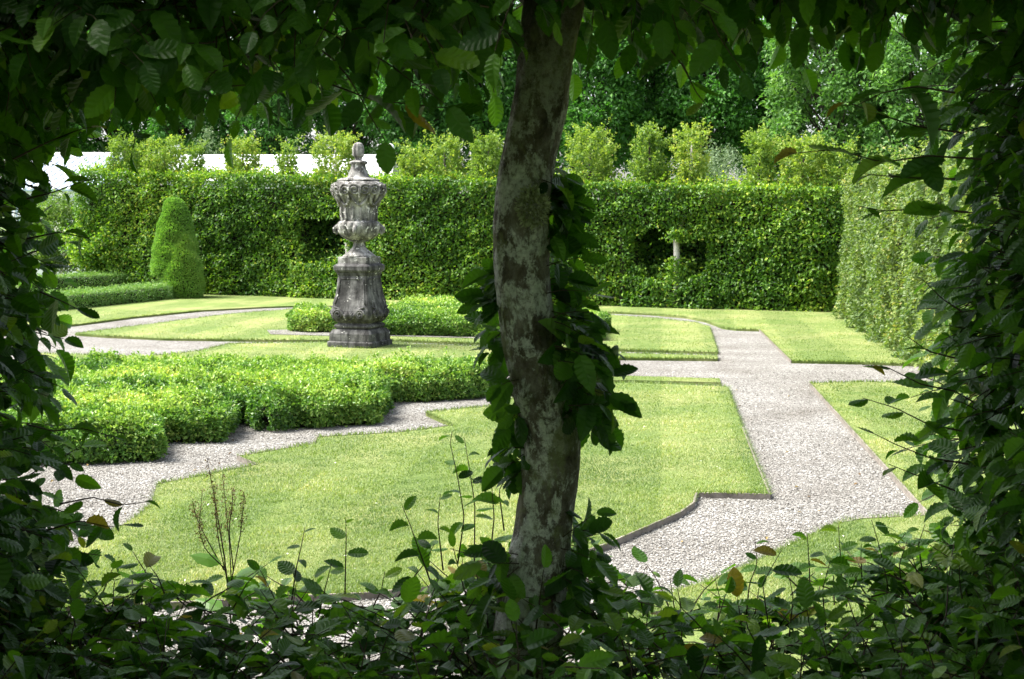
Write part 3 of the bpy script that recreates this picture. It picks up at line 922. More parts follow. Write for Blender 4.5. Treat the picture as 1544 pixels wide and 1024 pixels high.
# ------------------------------------------------------------------ shrubs
def shrub(name, px, yb, w_px, ytop, D, mat, label, n_cl=60, lsz=.05, cat='shrub', stems=7, flowers=0, group=None):
    X = (px - 772) / F * D
    H = CAMZ + (325 - ytop) / F * D
    rad = w_px / 2 / F * D
    root = empty(name, (X, D, 0), label, cat, group)
    mb = MB(); lv = Leaves(DIA); fl = Leaves(DIA)
    tips = []
    for k in range(stems):
        th = random.uniform(0, 2 * PI); q = random.uniform(.3, .9)
        tip = (X + rad * q * math.cos(th), D + rad * q * math.sin(th), H * random.uniform(.6, .92))
        mb.tube([(X + .08 * math.cos(th), D + .08 * math.sin(th), -.03), ((X * 1.2 + tip[0] * .8) / 2, (D * 1.2 + tip[1] * .8) / 2, tip[2] * .5), tip], [.022, .016, .006], 5)
    mb.build('stems', M['pale_bark'] if name == 'rose_bush' else M['twig'], root)
    for _ in range(n_cl):
        v = rand_unit(1)[0]; q = random.uniform(.4, 1) ** .5
        c = np.array([X + v[0] * rad * q, D + v[1] * rad * q, H * .58 + v[2] * H * .42 * q])
        n = 70
        d = nrm(v * .6 + np.array([0, 0, .8]))
        t = rng.uniform(0, 1, (n, 1))
        P = c + d * t * .28 + rng.normal(0, .09, (n, 3))
        lv.add(P, nrm(rand_unit(n) + d * .5), nrm(rand_unit(n) + np.array([0, 0, .8])), lsz * rng.uniform(.6, 1.3, n), np.clip(rng.normal(.5, .22, n), 0, 1))
        if flowers and random.random() < flowers:
            m = 14
            fl.add(c + d * .2 + rng.normal(0, .02, (m, 3)) + np.array([0, -.1, 0]), rand_unit(m), rand_unit(m), .05, rng.uniform(0, 1, m))
    lv.build('foliage', mat, root)
    if flowers and fl.P: fl.build('blossom', M['petal'], root)
shrub('rose_bush', 92, 425, 90, 305, 32.5, M['rose_leaf'], 'loose pale green shrub with white blossom and bare stems by the left hedge', 190, .07, flowers=.12)
shrub('rose_bush', 172, 425, 120, 328, 31.4, M['hedge_leaf'], 'darker leafy shrub between the white-blossomed shrub and the yew topiary', 190, .075)
shrub('grey_shrub', 1082, 300, 90, 234, 28.6, M['grey_leaf'], 'grey-green leaved shrub showing above the far hedge between two golden tops', 90, .05)
shrub('grey_shrub', 322, 300, 70, 203, 47.0, M['grey_leaf'], 'pale grey-green shrub showing above the white roof', 80, .06)
shrub('grey_shrub', 588, 300, 50, 203, 47.0, M['grey_leaf'], 'pale grey-green shrub behind the hedge to the right of the urn finial', 60, .06)

# ------------------------------------------------------------------ white buildings beyond the hedge
def glasshouse():
    D = 37.0
    x0, x1 = (20 - 772) / F * D, (158 - 772) / F * D
    zr = CAMZ + (325 - 236) / F * D; ze = CAMZ + (325 - 286) / F * D
    yd = D + 3.2; ym = D + 1.6
    root = empty('glasshouse', ((x0 + x1) / 2, D + 1.6, 0), 'white painted glasshouse with lattice glazing partly hidden at the left end of the hedge', 'glasshouse')
    mb = MB()
    cx = (x0 + x1) / 2; W = x1 - x0
    for y in (D, yd): mb.box((cx, y, ze / 2), (W, .12, ze))
    for x in (x0, x1): mb.box((x, ym, ze / 2), (.12, yd - D - .13, ze))
    for x in (x0, x1):
        mb.add([(x - .05, D, ze + .002), (x - .05, yd, ze + .002), (x - .05, ym, zr), (x + .05, D, ze + .002), (x + .05, yd, ze + .002), (x + .05, ym, zr)],
               [(0, 1, 2), (5, 4, 3), (0, 3, 4, 1), (1, 4, 5, 2), (2, 5, 3, 0)])
    mb.build('wall', M['white_paint'], root)
    mb = MB()
    for ya, yb in ((D - .15, ym), (yd + .15, ym)):
        za = ze - .05
        V = [(x0 - .1, ya, za), (x1 + .1, ya, za), (x1 + .1, yb, zr + .03), (x0 - .1, yb, zr + .03)]
        V += [(p[0], p[1], p[2] + .05) for p in V]
        mb.add(V, [(3, 2, 1, 0), (4, 5, 6, 7), (0, 1, 5, 4), (1, 2, 6, 5), (2, 3, 7, 6), (3, 0, 4, 7)])
    roof = mb.build('roof', M['glass'], root)
    mb = MB()
    n = 12
    for k in range(-4, n + 1):
        for sgn in (1, -1):
            a = x0 + W * k / n; b = a + sgn * W * 4 / n
            xa, xb = np.clip([a, b], x0, x1)
            ta, tb = ((xa - a) / (b - a), (xb - a) / (b - a))
            if abs(xa - xb) < .05: continue
            q = lambda x, t: (x, D - .15 + (ym - D + .15) * t - .02, ze - .05 + .06 + (zr + .08 - ze) * t)
            mb.tube([q(xa, ta), q(xb, tb)], .028, 4)
    mb.tube([(x0 - .1, ym, zr + .1), (x1 + .1, ym, zr + .1)], .07, 6)
    mb.build('glazing_bars', M['white_paint'], root)
    for k in range(4):
        mb = MB(); xx = x0 + W * (k + .5) / 4
        mb.box((xx, D - .075, ze * .62), (W / 4 * .8, .03, ze * .6)); f = mb.build('window', M['glass'], root)
        mb = MB()
        for j in range(-3, 4):
            for sgn in (1, -1):
                w2, h2 = W / 8 * .8, ze * .3
                a = np.array([xx + j * w2 / 2, ze * .62 - h2]); b = a + np.array([sgn * w2, 2 * h2])
                pts = [a + (b - a) * t for t in np.linspace(0, 1, 20)]
                pts = [p for p in pts if abs(p[0] - xx) <= w2 + 1e-6]
                if len(pts) > 1: mb.tube([(p[0], D - .10, p[1]) for p in (pts[0], pts[-1])], .018, 4)
        mb.build('lattice', M['white_paint'], f)
glasshouse()

def long_house():
    D = 41.0
    x0, x1 = (250 - 772) / F * D, (586 - 772) / F * D
    zt = CAMZ + (325 - 237) / F * D
    root = empty('garden_house', ((x0 + x1) / 2, D + 1.5, 0), 'long low white building with a pale roof and ball finials beyond the far hedge', 'building')
    cx, W = (x0 + x1) / 2, x1 - x0
    ze = zt - .75
    mb = MB()
    mb.box((cx, D, ze / 2), (W, .2, ze)); mb.box((cx, D + 3, ze / 2), (W, .2, ze))
    mb.box((x0 + .1, D + 1.5, ze / 2), (.2, 2.79, ze)); mb.box((x1 - .1, D + 1.5, ze / 2), (.2, 2.79, ze))
    mb.build('wall', M['white_paint'], root)
    mb = MB()
    for ya, yb in ((D - .25, D + 1.5), (D + 3.25, D + 1.5)):
        for k in range(7):        # overlapping courses of the roof
            t0, t1 = k / 7, (k + 1) / 7
            za, zb = ze + (zt - ze) * t0, ze + (zt - ze) * t1
            y0, y1 = ya + (yb - ya) * t0, ya + (yb - ya) * t1
            V = [(x0 - .1, y0, za + .045), (x1 + .1, y0, za + .045), (x1 + .1, y1, zb + .012), (x0 - .1, y1, zb + .012)]
            V += [(p[0], p[1], p[2] - (.045 if i < 2 else .045)) for i, p in enumerate(V)]
            mb.add(V, [(0, 1, 2, 3), (7, 6, 5, 4), (4, 5, 1, 0), (5, 6, 2, 1), (6, 7, 3, 2), (7, 4, 0, 3)])
    rf = mb.build('roof', M['white_roof'], root)
    mb = MB(); mb.tube([(x0 - .1, D + 1.5, zt + .05), (x1 + .1, D + 1.5, zt + .05)], .07, 8); mb.build('ridge', M['white_paint'], rf)
    for x in (x0 + .05, x1 - .05):
        mb = MB(); mb.lathe([(.05, 0), (.04, .08), (.10, .13), (.13, .22), (.10, .31), (.02, .36)], 14, (x, D + 1.5, zt + .09)); mb.build('finial', M['white_paint'], root, True)
    for k in range(6):
        xx = x0 + W * (k + .5) / 6
        mb = MB(); mb.box((xx, D - .11, ze * .55), (.9, .02, 1.1)); f = mb.build('window', M['glass'], root)
        mb = MB()
        for dx in (-.47, 0, .47): mb.box((xx + dx, D - .13, ze * .55), (.05, .05, 1.2))
        mb.box((xx, D - .135, ze * .55), (.9, .05, .045))
        mb.build('frame', M['white_paint'], f)
long_house()

# ------------------------------------------------------------------ box hedges
def box_block(px_outline, H, dens_top, dens_side, lsz, label, seed, mat='box_leaf', grooves=(), zbase=0.0, name='box_hedge', amp=.04, mat_mix=True, spikes=0):
    poly = [g(x, y, zbase) for x, y in px_outline]
    pa = np.array(poly)
    c = pa.mean(0)
    root = empty(name, (c[0], c[1], zbase), label, 'hedge', None)
    lo, hi = pa.min(0), pa.max(0)
    area = (hi[0] - lo[0]) * (hi[1] - lo[1])
    n = int(area * dens_top)
    P = np.stack([rng.uniform(lo[0], hi[0], n), rng.uniform(lo[1], hi[1], n), np.zeros(n)], 1)
    P = P[in_poly(P, poly)]
    wv1 = Wave(.55, seed=seed); wv2 = Wave(.18, seed=seed + 1)
    d = dist_poly(P, poly)
    z = H * np.sqrt(np.clip(1 - np.clip(1 - d / .10, 0, 1) ** 2, .05, 1)) + wv1(P) * amp + wv2(P) * amp * .7 + Wave(.09, seed=seed + 9)(P) * .012
    for gl in grooves:
        gp = [g(x, y, zbase + H * .7) for x, y in gl]
        gd = dist_poly(P, gp, False)
        z -= H * .42 * np.exp(-(gd / .085) ** 2)
    P[:, 2] = zbase + z + rng.normal(0, .020, len(P))
    N = nrm(np.array([0, 0, 1.0]) + rand_unit(len(P)) * .8)
    tw = Wave(.9, seed=seed + 2)
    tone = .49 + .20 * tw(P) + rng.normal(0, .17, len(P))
    yel = Wave(.5, seed=seed + 5)(P) > 1.3
    tone[yel] += .08
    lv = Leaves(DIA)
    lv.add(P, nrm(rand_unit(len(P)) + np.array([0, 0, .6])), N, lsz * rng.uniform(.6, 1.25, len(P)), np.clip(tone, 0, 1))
    # sides
    for i in range(len(poly)):
        a, b = poly[i], poly[(i + 1) % len(poly)]
        L = np.linalg.norm(b - a)
        if L < .02: continue
        m = int(L * H * dens_side)
        u = rng.uniform(0, 1, (m, 1)); q = rng.uniform(.02, .95, m)
        dd = (b - a) / L; nn = np.array([dd[1], -dd[0], 0])
        if in_poly((a + b)[None] / 2 + nn * .03, poly)[0]: nn = -nn
        S = a + (b - a) * u
        S[:, 2] = zbase + q * H
        off = wv1(S) * .05 + wv2(S) * .035 - np.abs(rng.normal(0, .03, m)) - .05 * (q > .8) + .02 - .05 * (q < .12)
        S = S + nn * off[:, None]
        ton = np.clip(.33 + .13 * tw(S) + rng.normal(0, .18, m) + .18 * (Wave(.5, seed=seed + 5)(S) > 1.0), 0, 1)  # sides toned darker than the top, shade put into the leaf colour
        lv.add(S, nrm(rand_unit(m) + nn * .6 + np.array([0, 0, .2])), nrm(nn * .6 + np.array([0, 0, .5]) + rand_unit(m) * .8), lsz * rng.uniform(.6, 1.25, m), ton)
    if spikes:
        for _ in range(spikes):
            k = rng.integers(0, len(P)); p = P[k].copy()
            m = 26; t = rng.uniform(0, 1, (m, 1)); Ls = rng.uniform(.04, .13)
            dd = nrm(np.array([rng.normal(0, .3), rng.normal(0, .3), 1.0]))
            S = p + dd * t * Ls + rng.normal(0, .009, (m, 3))
            lv.add(S, nrm(rand_unit(m) + dd * .9), nrm(rand_unit(m) + np.array([0, 0, .5])), lsz * rng.uniform(.6, 1.1, m), np.clip(.62 + rng.normal(0, .15, m), 0, 1))
    lv.build('foliage', M[mat], root)
    # solid inside, near-black so its colour carries the shade among the twigs
    mb = MB()
    ins = []
    k = len(poly)
    for i in range(k):
        a, b, e = poly[i - 1], poly[i], poly[(i + 1) % k]
        d1 = (b - a)[:2]; d2 = (e - b)[:2]
        d1 = d1 / (np.linalg.norm(d1) + 1e-9); d2 = d2 / (np.linalg.norm(d2) + 1e-9)
        n1 = np.array([d1[1], -d1[0]]); n2 = np.array([d2[1], -d2[0]])
        s_ = np.sign(sum(poly[j - 1][0] * poly[j][1] - poly[j][0] * poly[j - 1][1] for j in range(k)))
        nn = -(n1 + n2) * s_; nn = nn / (np.linalg.norm(nn) + 1e-9)
        ins.append(np.array([b[0] + nn[0] * .09, b[1] + nn[1] * .09, 0]))
    P3 = [Vector((p[0], p[1], 0)) for p in ins]
    tris = tessellate_polygon([P3])
    ht = H * (.42 if grooves else .62)
    V = [(p.x, p.y, zbase + ht) for p in P3] + [(p.x, p.y, zbase - .02) for p in P3]
    Fc = [tuple(t) for t in tris] + [(i, (i + 1) % k, (i + 1) % k + k, i + k) for i in range(k)]
    mb.add(V, Fc)
    mb.build('shade_core', M['core'], root)
    return root

box_block([(-40, 705), (60, 702), (110, 700), (180, 699), (234, 697), (240, 670), (290, 669), (336, 668), (342, 645), (370, 640), (396, 644), (404, 650), (490, 646), (576, 640), (584, 608), (660, 606), (736, 601), (740, 590),
           (700, 584), (560, 588), (400, 586), (250, 584), (100, 588), (-40, 596)],
          .265, 12500, 12500, .034, 'large knot-shaped clump of clipped box on the gravel in front of the urn monument', 61,
          grooves=[[(100, 640), (150, 625), (235, 640)], [(110, 600), (215, 604), (330, 596)], [(380, 598), (470, 606), (575, 602)], [(250, 650), (300, 625), (420, 622)]], spikes=420)
box_block([(440, 500), (470, 502), (508, 502), (512, 492), (470, 489), (442, 491)], .27, 7000, 8000, .040, 'small rounded clump of clipped box just left of the urn monument', 71, zbase=LAWN_Z, spikes=20)
box_block([(566, 506), (640, 507), (745, 509), (850, 512), (905, 514), (908, 497), (820, 491), (745, 485), (690, 478), (620, 481), (570, 490)], .28, 6500, 8000, .040,
          'long clipped box block just right of the urn monument reaching behind the lichened trunk', 76, zbase=LAWN_Z, spikes=90,
          grooves=[[(580, 488), (700, 486), (800, 494)]])

def low_hedge(p0, p1, w_, H, label, seed):
    a = g(*p0); b = g(*p1)
    d = (b - a); L = np.linalg.norm(d); d /= L
    n_ = np.array([d[1], -d[0], 0]);
    if n_[1] > 0: n_ = -n_
    root = empty('low_box_hedge', tuple((a + b) / 2), label, 'hedge', 'low box hedges edging the left border')
    lv = Leaves(DIA); wv = Wave(.5, seed=seed)
    wall_leaves(lv, a, b, .02, H, H, n_, 4200, .036, wv, .02, tone0=.45, jitter=.03)
    wall_leaves(lv, b, b - n_ * w_, .02, H, H, d, 4200, .036, wv, .02, jitter=.03)
    wall_leaves(lv, a - n_ * w_, a, .02, H, H, -d, 3000, .036, wv, .02, jitter=.03)
    wall_leaves(lv, b - n_ * w_, a - n_ * w_, .02, H, H, -n_, 2000, .036, wv, .02, jitter=.03)
    up = np.array([0, 0, H + .06])
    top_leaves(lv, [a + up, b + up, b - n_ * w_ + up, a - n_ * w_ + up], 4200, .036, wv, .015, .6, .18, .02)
    lv.build('foliage', M['low_box_leaf'], root)
    mb = MB(); i_ = .06
    P = [a - n_ * i_ + d * i_, b - n_ * i_ - d * i_, b - n_ * (w_ - i_) - d * i_, a - n_ * (w_ - i_) + d * i_]
    mb.add([(p[0], p[1], 0) for p in P] + [(p[0], p[1], H - .07) for p in P], [(3, 2, 1, 0), (4, 5, 6, 7), (0, 1, 5, 4), (1, 2, 6, 5), (2, 3, 7, 6), (3, 0, 4, 7)])
    mb.build('shade_core', M['core'], root)
low_hedge((20, 478), (287, 450), .55, .30, 'low clipped box hedge running up to the foot of the yew topiary', 81)
low_hedge((40, 449), (240, 441), .6, .43, 'low clipped box hedge behind the front row, under the flowering shrub', 82)

# ------------------------------------------------------------------ yew topiary
def topiary():
    D = 28.6
    s = D / F
    X = (266 - 772) * s
    root = empty('yew_topiary', (X, D, 0), 'tall blunt cone of clipped green yew at the end of the low box hedge', 'topiary')
    z_of = lambda y: CAMZ + (325 - y) * s
    profA = [(0, 300), (8, 301), (13, 305), (18, 316), (23, 333), (28, 354), (33, 378), (37, 400), (35, 413), (10, 416)]
    profB = [(0, 346), (8, 352), (16, 366), (23, 384), (28, 404), (31, 428), (31, 441), (27, 449)]
    lv = Leaves(DIA)
    mbc = MB()
    for prof, cx, dy, k in ((profA, 266, 0, 6500), (profB, 279, -.20, 7500)):
        pr = [(r * s, z_of(y)) for r, y in prof]
        cxw = (cx - 772) * s
        for (r0, z0), (r1, z1) in zip(pr[:-1], pr[1:]):
            L = math.hypot(r1 - r0, z1 - z0)
            n = int(2 * PI * max(.03, (r0 + r1) / 2) * L * k)
            t = rng.uniform(0, 1, n); th = rng.uniform(0, 2 * PI, n)
            r = r0 + (r1 - r0) * t; z = z0 + (z1 - z0) * t
            nr, nz = (z0 - z1) / L, (r1 - r0) / L
            N = np.stack([nr * np.cos(th), nr * np.sin(th), np.full(n, nz)], 1)
            P = np.stack([cxw + r * np.cos(th), D + dy + r * np.sin(th), z], 1)
            P = P + N * (Wave(.35, seed=91)(P) * .02 - np.abs(rng.normal(0, .018, n)))[:, None]
            A = nrm(N * .8 + rand_unit(n) * .6 + np.array([0, 0, .4]))
            lv.add(P, A, nrm(rand_unit(n) + N * .6), .042 * rng.uniform(.6, 1.2, n), np.clip(.5 + rng.normal(0, .16, n) + (.12 if prof is profB else 0) + .1 * Wave(.8, seed=92)(P), 0, 1))
        mbc.lathe([(max(.01, r - .06), z) for r, z in reversed(pr)], 20, (cxw, D + dy, 0))
    lv.build('foliage', M['yew_leaf'], root)
    mbc.build('shade_core', M['core'], root)
    mb = MB(); mb.tube([(X - .12, D, -.05), (X - .1, D, .3), (X - .05, D, .7)], [.06, .05, .045], 8); mb.build('trunk', M['tree_bark'], root, True)
topiary()

# ------------------------------------------------------------------ the urn monument
def monument():
    base = g(543, 521, LAWN_Z)
    s = base[1] / F
    rz = R(-21)
    cx, cy = base[0], base[1]
    Zb = LAWN_Z
    root = empty('urn_monument', (cx, cy, Zb), 'weathered grey stone urn with finial on a dark swelling pedestal on the lawn', 'monument')
    zz = lambda y: (526 - y) * s
    H = lambda wpx: wpx / 2 / 1.29 * s
    ped = empty('pedestal', (cx, cy, Zb)); ped.parent = root; ped.matrix_parent_inverse = Matrix.Translation(-Vector(root.location))
    def sub(mb, name, mat, par, smooth=False):
        o = mb.build(name, M[mat], None, smooth)
        o.parent = par
        if par.type == 'EMPTY': o.matrix_parent_inverse = Matrix.Translation(-Vector((cx, cy, Zb)))
        return o
    c3 = (cx, cy, Zb)
    mb = MB(); mb.sqloft([(H(97), -.05, 60), (H(97), zz(519), 60), (H(95), zz(518), 60), (H(91), zz(517.5), 60), (H(90), zz(506), 60), (H(87), zz(504), 60), (H(80), zz(500), 40)], 64, c3, rz); sub(mb, 'plinth', 'dark_stone', ped)
    mb = MB(); mb.sqloft([(H(70), zz(501), 30), (H(70), zz(499), 30), (H(76), zz(497), 30), (H(77), zz(495), 30), (H(74), zz(493), 30), (H(66), zz(491.5), 24), (H(65), zz(490), 24)], 64, c3, rz); sub(mb, 'base_moulding', 'dark_stone', ped)
    prof = []
    for y, wpx, e in ((490.3, 66, 14), (488, 76, 10), (484, 85, 8), (478, 90, 7), (471, 89, 7), (464, 84, 8), (456, 77.5, 12), (448, 72, 16), (440, 68, 24), (430, 65, 30), (421, 63, 30), (419.5, 63, 30)):
        prof.append((H(wpx), zz(y), e))
    mb = MB(); mb.sqloft(prof, 88, c3, rz); die = sub(mb, 'die', 'dark_stone', ped)
    # raised ornament on the four faces: fillet frame, two volutes and a shell
    mb = MB()
    pw = np.array([p[0] for p in prof]); pz = np.array([p[1] for p in prof])
    def face_pt(k, u, z, out=.0):
        h = np.interp(z, pz, pw) + out
        x, y = u, -h
        a = rz + k * PI / 2
        return (cx + x * math.cos(a) - y * math.sin(a), cy + x * math.sin(a) + y * math.cos(a), Zb + z)
    for k in range(4):
        for q in (-1, 1):
            pts = [face_pt(k, q * (np.interp(z, pz, pw) * .78), z, .002) for z in np.linspace(zz(424), zz(462), 7)]
            mb.tube(pts, .008, 6)
            cxu, cz = q * .155, zz(477)
            sp = [face_pt(k, cxu + q * r * math.cos(t), cz + r * math.sin(t), .012) for t, r in ((t, .065 * (1 - t / 16)) for t in np.linspace(0, 12.5, 34))]
            mb.tube(sp, .012, 6)
            mb.tube([face_pt(k, q * u, z, .01) for u, z in ((.21, zz(466)), (.15, zz(468)), (.10, zz(474)), (.06, zz(482)), (.0, zz(486)))], [.012, .014, .016, .013, .012], 6)
        mb.tube([face_pt(k, u, zz(424), .002) for u in np.linspace(-.145, .145, 5)], .008, 6)
        for j in range(-3, 4):
            a = j * .33
            mb.tube([face_pt(k, .015 * math.sin(a), zz(483), .012), face_pt(k, .055 * math.sin(a), zz(483) + .055 * math.cos(a), .018), face_pt(k, .085 * math.sin(a), zz(483) + .095 * math.cos(a), .008)], [.008, .014, .009], 6)
    sub(mb, 'relief', 'dark_stone', die, True)
    mb = MB(); mb.sqloft([(H(62), zz(419.5), 40), (H(66), zz(417.5), 40), (H(66), zz(416), 40), (H(73), zz(413), 40), (H(76), zz(411), 40), (H(76.5), zz(405.5), 40), (H(74), zz(404), 40), (H(66), zz(402), 40), (H(50), zz(401), 40)], 72, c3, rz); sub(mb, 'cap', 'dark_stone', ped)

    urn = empty('urn', (cx, cy, Zb)); urn.parent = root; urn.matrix_parent_inverse = Matrix.Translation(-Vector(root.location))
    mb = MB(); mb.sqloft([(H(62), zz(402), 40), (H(62), zz(392.5), 40), (H(60), zz(391.5), 40)], 60, c3, rz)
    mb.lathe([(25 * s, zz(391.6)), (25 * s, zz(390)), (22 * s, zz(388)), (17 * s, zz(384)), (12 * s, zz(380)), (9.5 * s, zz(376)), (8.5 * s, zz(372)), (9.5 * s, zz(369.5)), (15 * s, zz(368.5)), (15 * s, zz(367))], 40, c3)
    sub(mb, 'foot', 'pale_stone', urn)
    gad = lambda th, z: 1 + .055 * abs(math.sin(th * 9)) - .03
    mb = MB(); mb.lathe([(12 * s, zz(367.5)), (20 * s, zz(365)), (26 * s, zz(361)), (29.5 * s, zz(356)), (31.5 * s, zz(350)), (32 * s, zz(345)), (31 * s, zz(341)), (28.5 * s, zz(338.5)), (25 * s, zz(337.5))], 144, c3, gad); sub(mb, 'bowl', 'pale_stone', urn)
    body = [(25 * s, zz(343)), (24.5 * s, zz(338)), (25 * s, zz(330)), (26.5 * s, zz(320)), (28.5 * s, zz(312)), (32 * s, zz(305)), (36 * s, zz(298)), (38.5 * s, zz(291)), (38.5 * s, zz(285)), (36 * s, zz(281)), (31 * s, zz(279.5)), (29 * s, zz(278)), (24 * s, zz(276.5)), (16 * s, zz(275))]
    flu = lambda th, z: 1 + (.022 * math.cos(th * 14) if z < zz(308) else .012 * math.cos(th * 14))
    mb = MB(); mb.lathe(body, 112, c3, flu); bo = sub(mb, 'body', 'pale_stone', urn)
    # carved scrolls, drapery and leaves
    mb = MB()
    br = np.array([b[0] for b in body[:10]]); bz = np.array([b[1] for b in body[:10]])
    def ub(th, z, out=0.0):
        r = np.interp(z, bz, br) + out
        return (cx + r * math.cos(th), cy + r * math.sin(th), Zb + z)
    for k in range(8):
        t0 = k * PI / 4 + .15
        for q in (-1, 1):
            cz = zz(292)
            sp = [ub(t0 + q * (.20 + r / .30 * math.cos(t)), cz + r * math.sin(t), .014) for t, r in ((t, .075 * (1 - t / 15)) for t in np.linspace(-.6, 12, 30))]
            mb.tube(sp, .014, 6)
            mb.tube([ub(t0 + q * a, z, .012) for a, z in ((.38, zz(288)), (.36, zz(300)), (.28, zz(308)), (.14, zz(313)), (0, zz(315)))], [.016, .018, .02, .018, .02], 6)
        mb.tube([ub(t0, zz(285), .004), ub(t0, zz(292), .014), ub(t0, zz(301), .014), ub(t0, zz(312), .004)], [.014, .026, .022, .010], 8)
        mb.tube([ub(t0 + .39, zz(284), .0), ub(t0 + .39, zz(288), .012), ub(t0 + .39, zz(293), .012), ub(t0 + .39, zz(298), .004)], [.012, .022, .020, .010], 8)
    for k in range(14):
        t0 = 2 * PI * k / 14
        mb.tube([ub(t0, zz(341), .01), ub(t0, zz(331), .012), ub(t0, zz(322), .008), ub(t0, zz(316), .002)], [.016, .018, .013, .006], 6)
    sub(mb, 'relief', 'pale_stone', bo, True)
    for k in range(4):
        mb = MB()
        a0 = rz + k * PI / 2 + .3
        r0 = 30 * s
        pts = []
        for r, z in ((28, 347), (33, 346), (36.5, 349), (36.5, 354), (33.5, 357), (31.5, 354), (33, 351)):
            pts.append((cx + r * s * math.cos(a0), cy + r * s * math.sin(a0), Zb + zz(z)))
        mb.tube(pts, [.02, .028, .03, .028, .022, .016, .012], 8)
        sub(mb, 'leaf_scroll', 'pale_stone', urn, True)
    mb = MB(); mb.lathe([(30 * s, zz(278.6)), (31 * s, zz(277)), (25 * s, zz(274.5)), (17 * s, zz(273)), (15.5 * s, zz(271)), (12.5 * s, zz(264)), (10.5 * s, zz(257)), (10.5 * s, zz(254)), (13 * s, zz(252.5)), (13.5 * s, zz(250.5)), (11 * s, zz(249)), (6 * s, zz(247.5))], 40, c3, lambda th, z: 1 + .05 * math.cos(th * 6)); lid = sub(mb, 'lid', 'pale_stone', urn)
    mb = MB(); mb.lathe([(6 * s, zz(248)), (5 * s, zz(246)), (5.5 * s, zz(243.5)), (8 * s, zz(241)), (8.4 * s, zz(237)), (8.6 * s, zz(232)), (7.7 * s, zz(227)), (6 * s, zz(223)), (2 * s, zz(221))], 32, c3, lambda th, z: 1 + .06 * math.cos(th * 8)); sub(mb, 'finial', 'pale_stone', urn)
    # grass growing round the foot
monument()

# ------------------------------------------------------------------ FOREGROUND: hornbeam hedge with a window
D0, D1 = 2.5, 3.45
UP = np.array([0, 0, 1.0])
class Spray:
    def __init__(s): s.lv = Leaves(HI); s.mb = MB()
    def sprig(s, p, d, L, leaf=.07, droop=.25, tone=.45, flat=None, tw=.0022, gap=.030, up=.0, cup=None):
        p = np.array(p, float); d = nrm(np.array(d, float))
        n = max(3, int(L / gap))
        pts = [p]; dd = d.copy()
        for i in range(n):
            dd = nrm(dd + np.array([0, 0, -droop + up]) / n + rng.normal(0, .09, 3))
            pts.append(pts[-1] + dd * (L / n))
        s.mb.tube(pts, list(np.linspace(tw, tw * .4, len(pts))), 4, False)
        side0 = rng.choice([-1, 1])
        for i in range(1, len(pts)):
            t = nrm(pts[i] - pts[i - 1])
            lat = np.cross(t, UP if flat is None else flat)
            if np.linalg.norm(lat) < .2: lat = rand_unit(1)[0]
            lat = nrm(lat)
            q = side0 * (1 if i % 2 else -1)
            last = i == len(pts) - 1
            a = nrm(t * (.55 if not last else 1.5) + lat * q * (1.0 if not last else .1) + np.array([0, 0, -.14 - droop * .5]) + rng.normal(0, .26, 3))
            nn = nrm((UP if flat is None else flat) * 1.0 + rng.normal(0, .38, 3) + t * .15)
            l = leaf * rng.uniform(.45, 1.2) * (1 - .3 * (i / len(pts)) ** 3)
            tn = tone + rng.normal(0, .17)
            if rng.random() < .02: tn = rng.uniform(.82, .97)
            s.lv.add(pts[i], a, nn, l, np.clip(tn, 0, 1))
def build_part(sp, root, name, label=None):
    """leaves and the twigs that carry them as one part"""
    o = sp.lv.build(name, M['fore_leaf'], root, sp.mb if sp.mb.v else None)
    if label: o['label'] = label
    return o

# opening of the window, in metres on the hedge (x, z)
def X_left(z):
    y = 325 + (CAMZ - z) / D1 * F
    return (np.interp(y, [150, 200, 250, 300, 400, 500, 600, 700, 800, 900], [140, 105, 70, 58, 66, 78, 62, 88, 98, 92]) - 772) / F * D1
def X_right(z):
    y = 325 + (CAMZ - z) / D1 * F
    return (np.interp(y, [60, 200, 300, 400, 550, 650, 780, 850, 900], [1412, 1425, 1440, 1430, 1430, 1420, 1450, 1435, 1400]) - 772) / F * D1
def Z_top(x):
    px = 772 + x / D1 * F
    y = np.interp(px, [0, 60, 200, 350, 480, 620, 740, 800, 890, 1000, 1100, 1200, 1280, 1350, 1450, 1544], [215, 205, 185, 180, 175, 160, 128, 70, 78, 104, 97, 86, 84, 66, 55, 50])
    return CAMZ + (325 - y) / F * D1 + .035
def Z_sill(x):
    px = 772 + x / D1 * F
    y = np.interp(px, [0, 110, 300, 450, 600, 720, 900, 1000, 1100, 1200, 1300, 1400, 1544], [900, 915, 905, 925, 915, 890, 895, 925, 930, 905, 880, 850, 830])
    return CAMZ - (y - 325) / F * D1

fh = empty('hornbeam_hedge', (0, 2.95, 0), 'dark shaded hornbeam hedge framing the whole view with a window cut through it', 'hedge')
XL, XR = -2.3, 2.3
ZTOP = 3.0
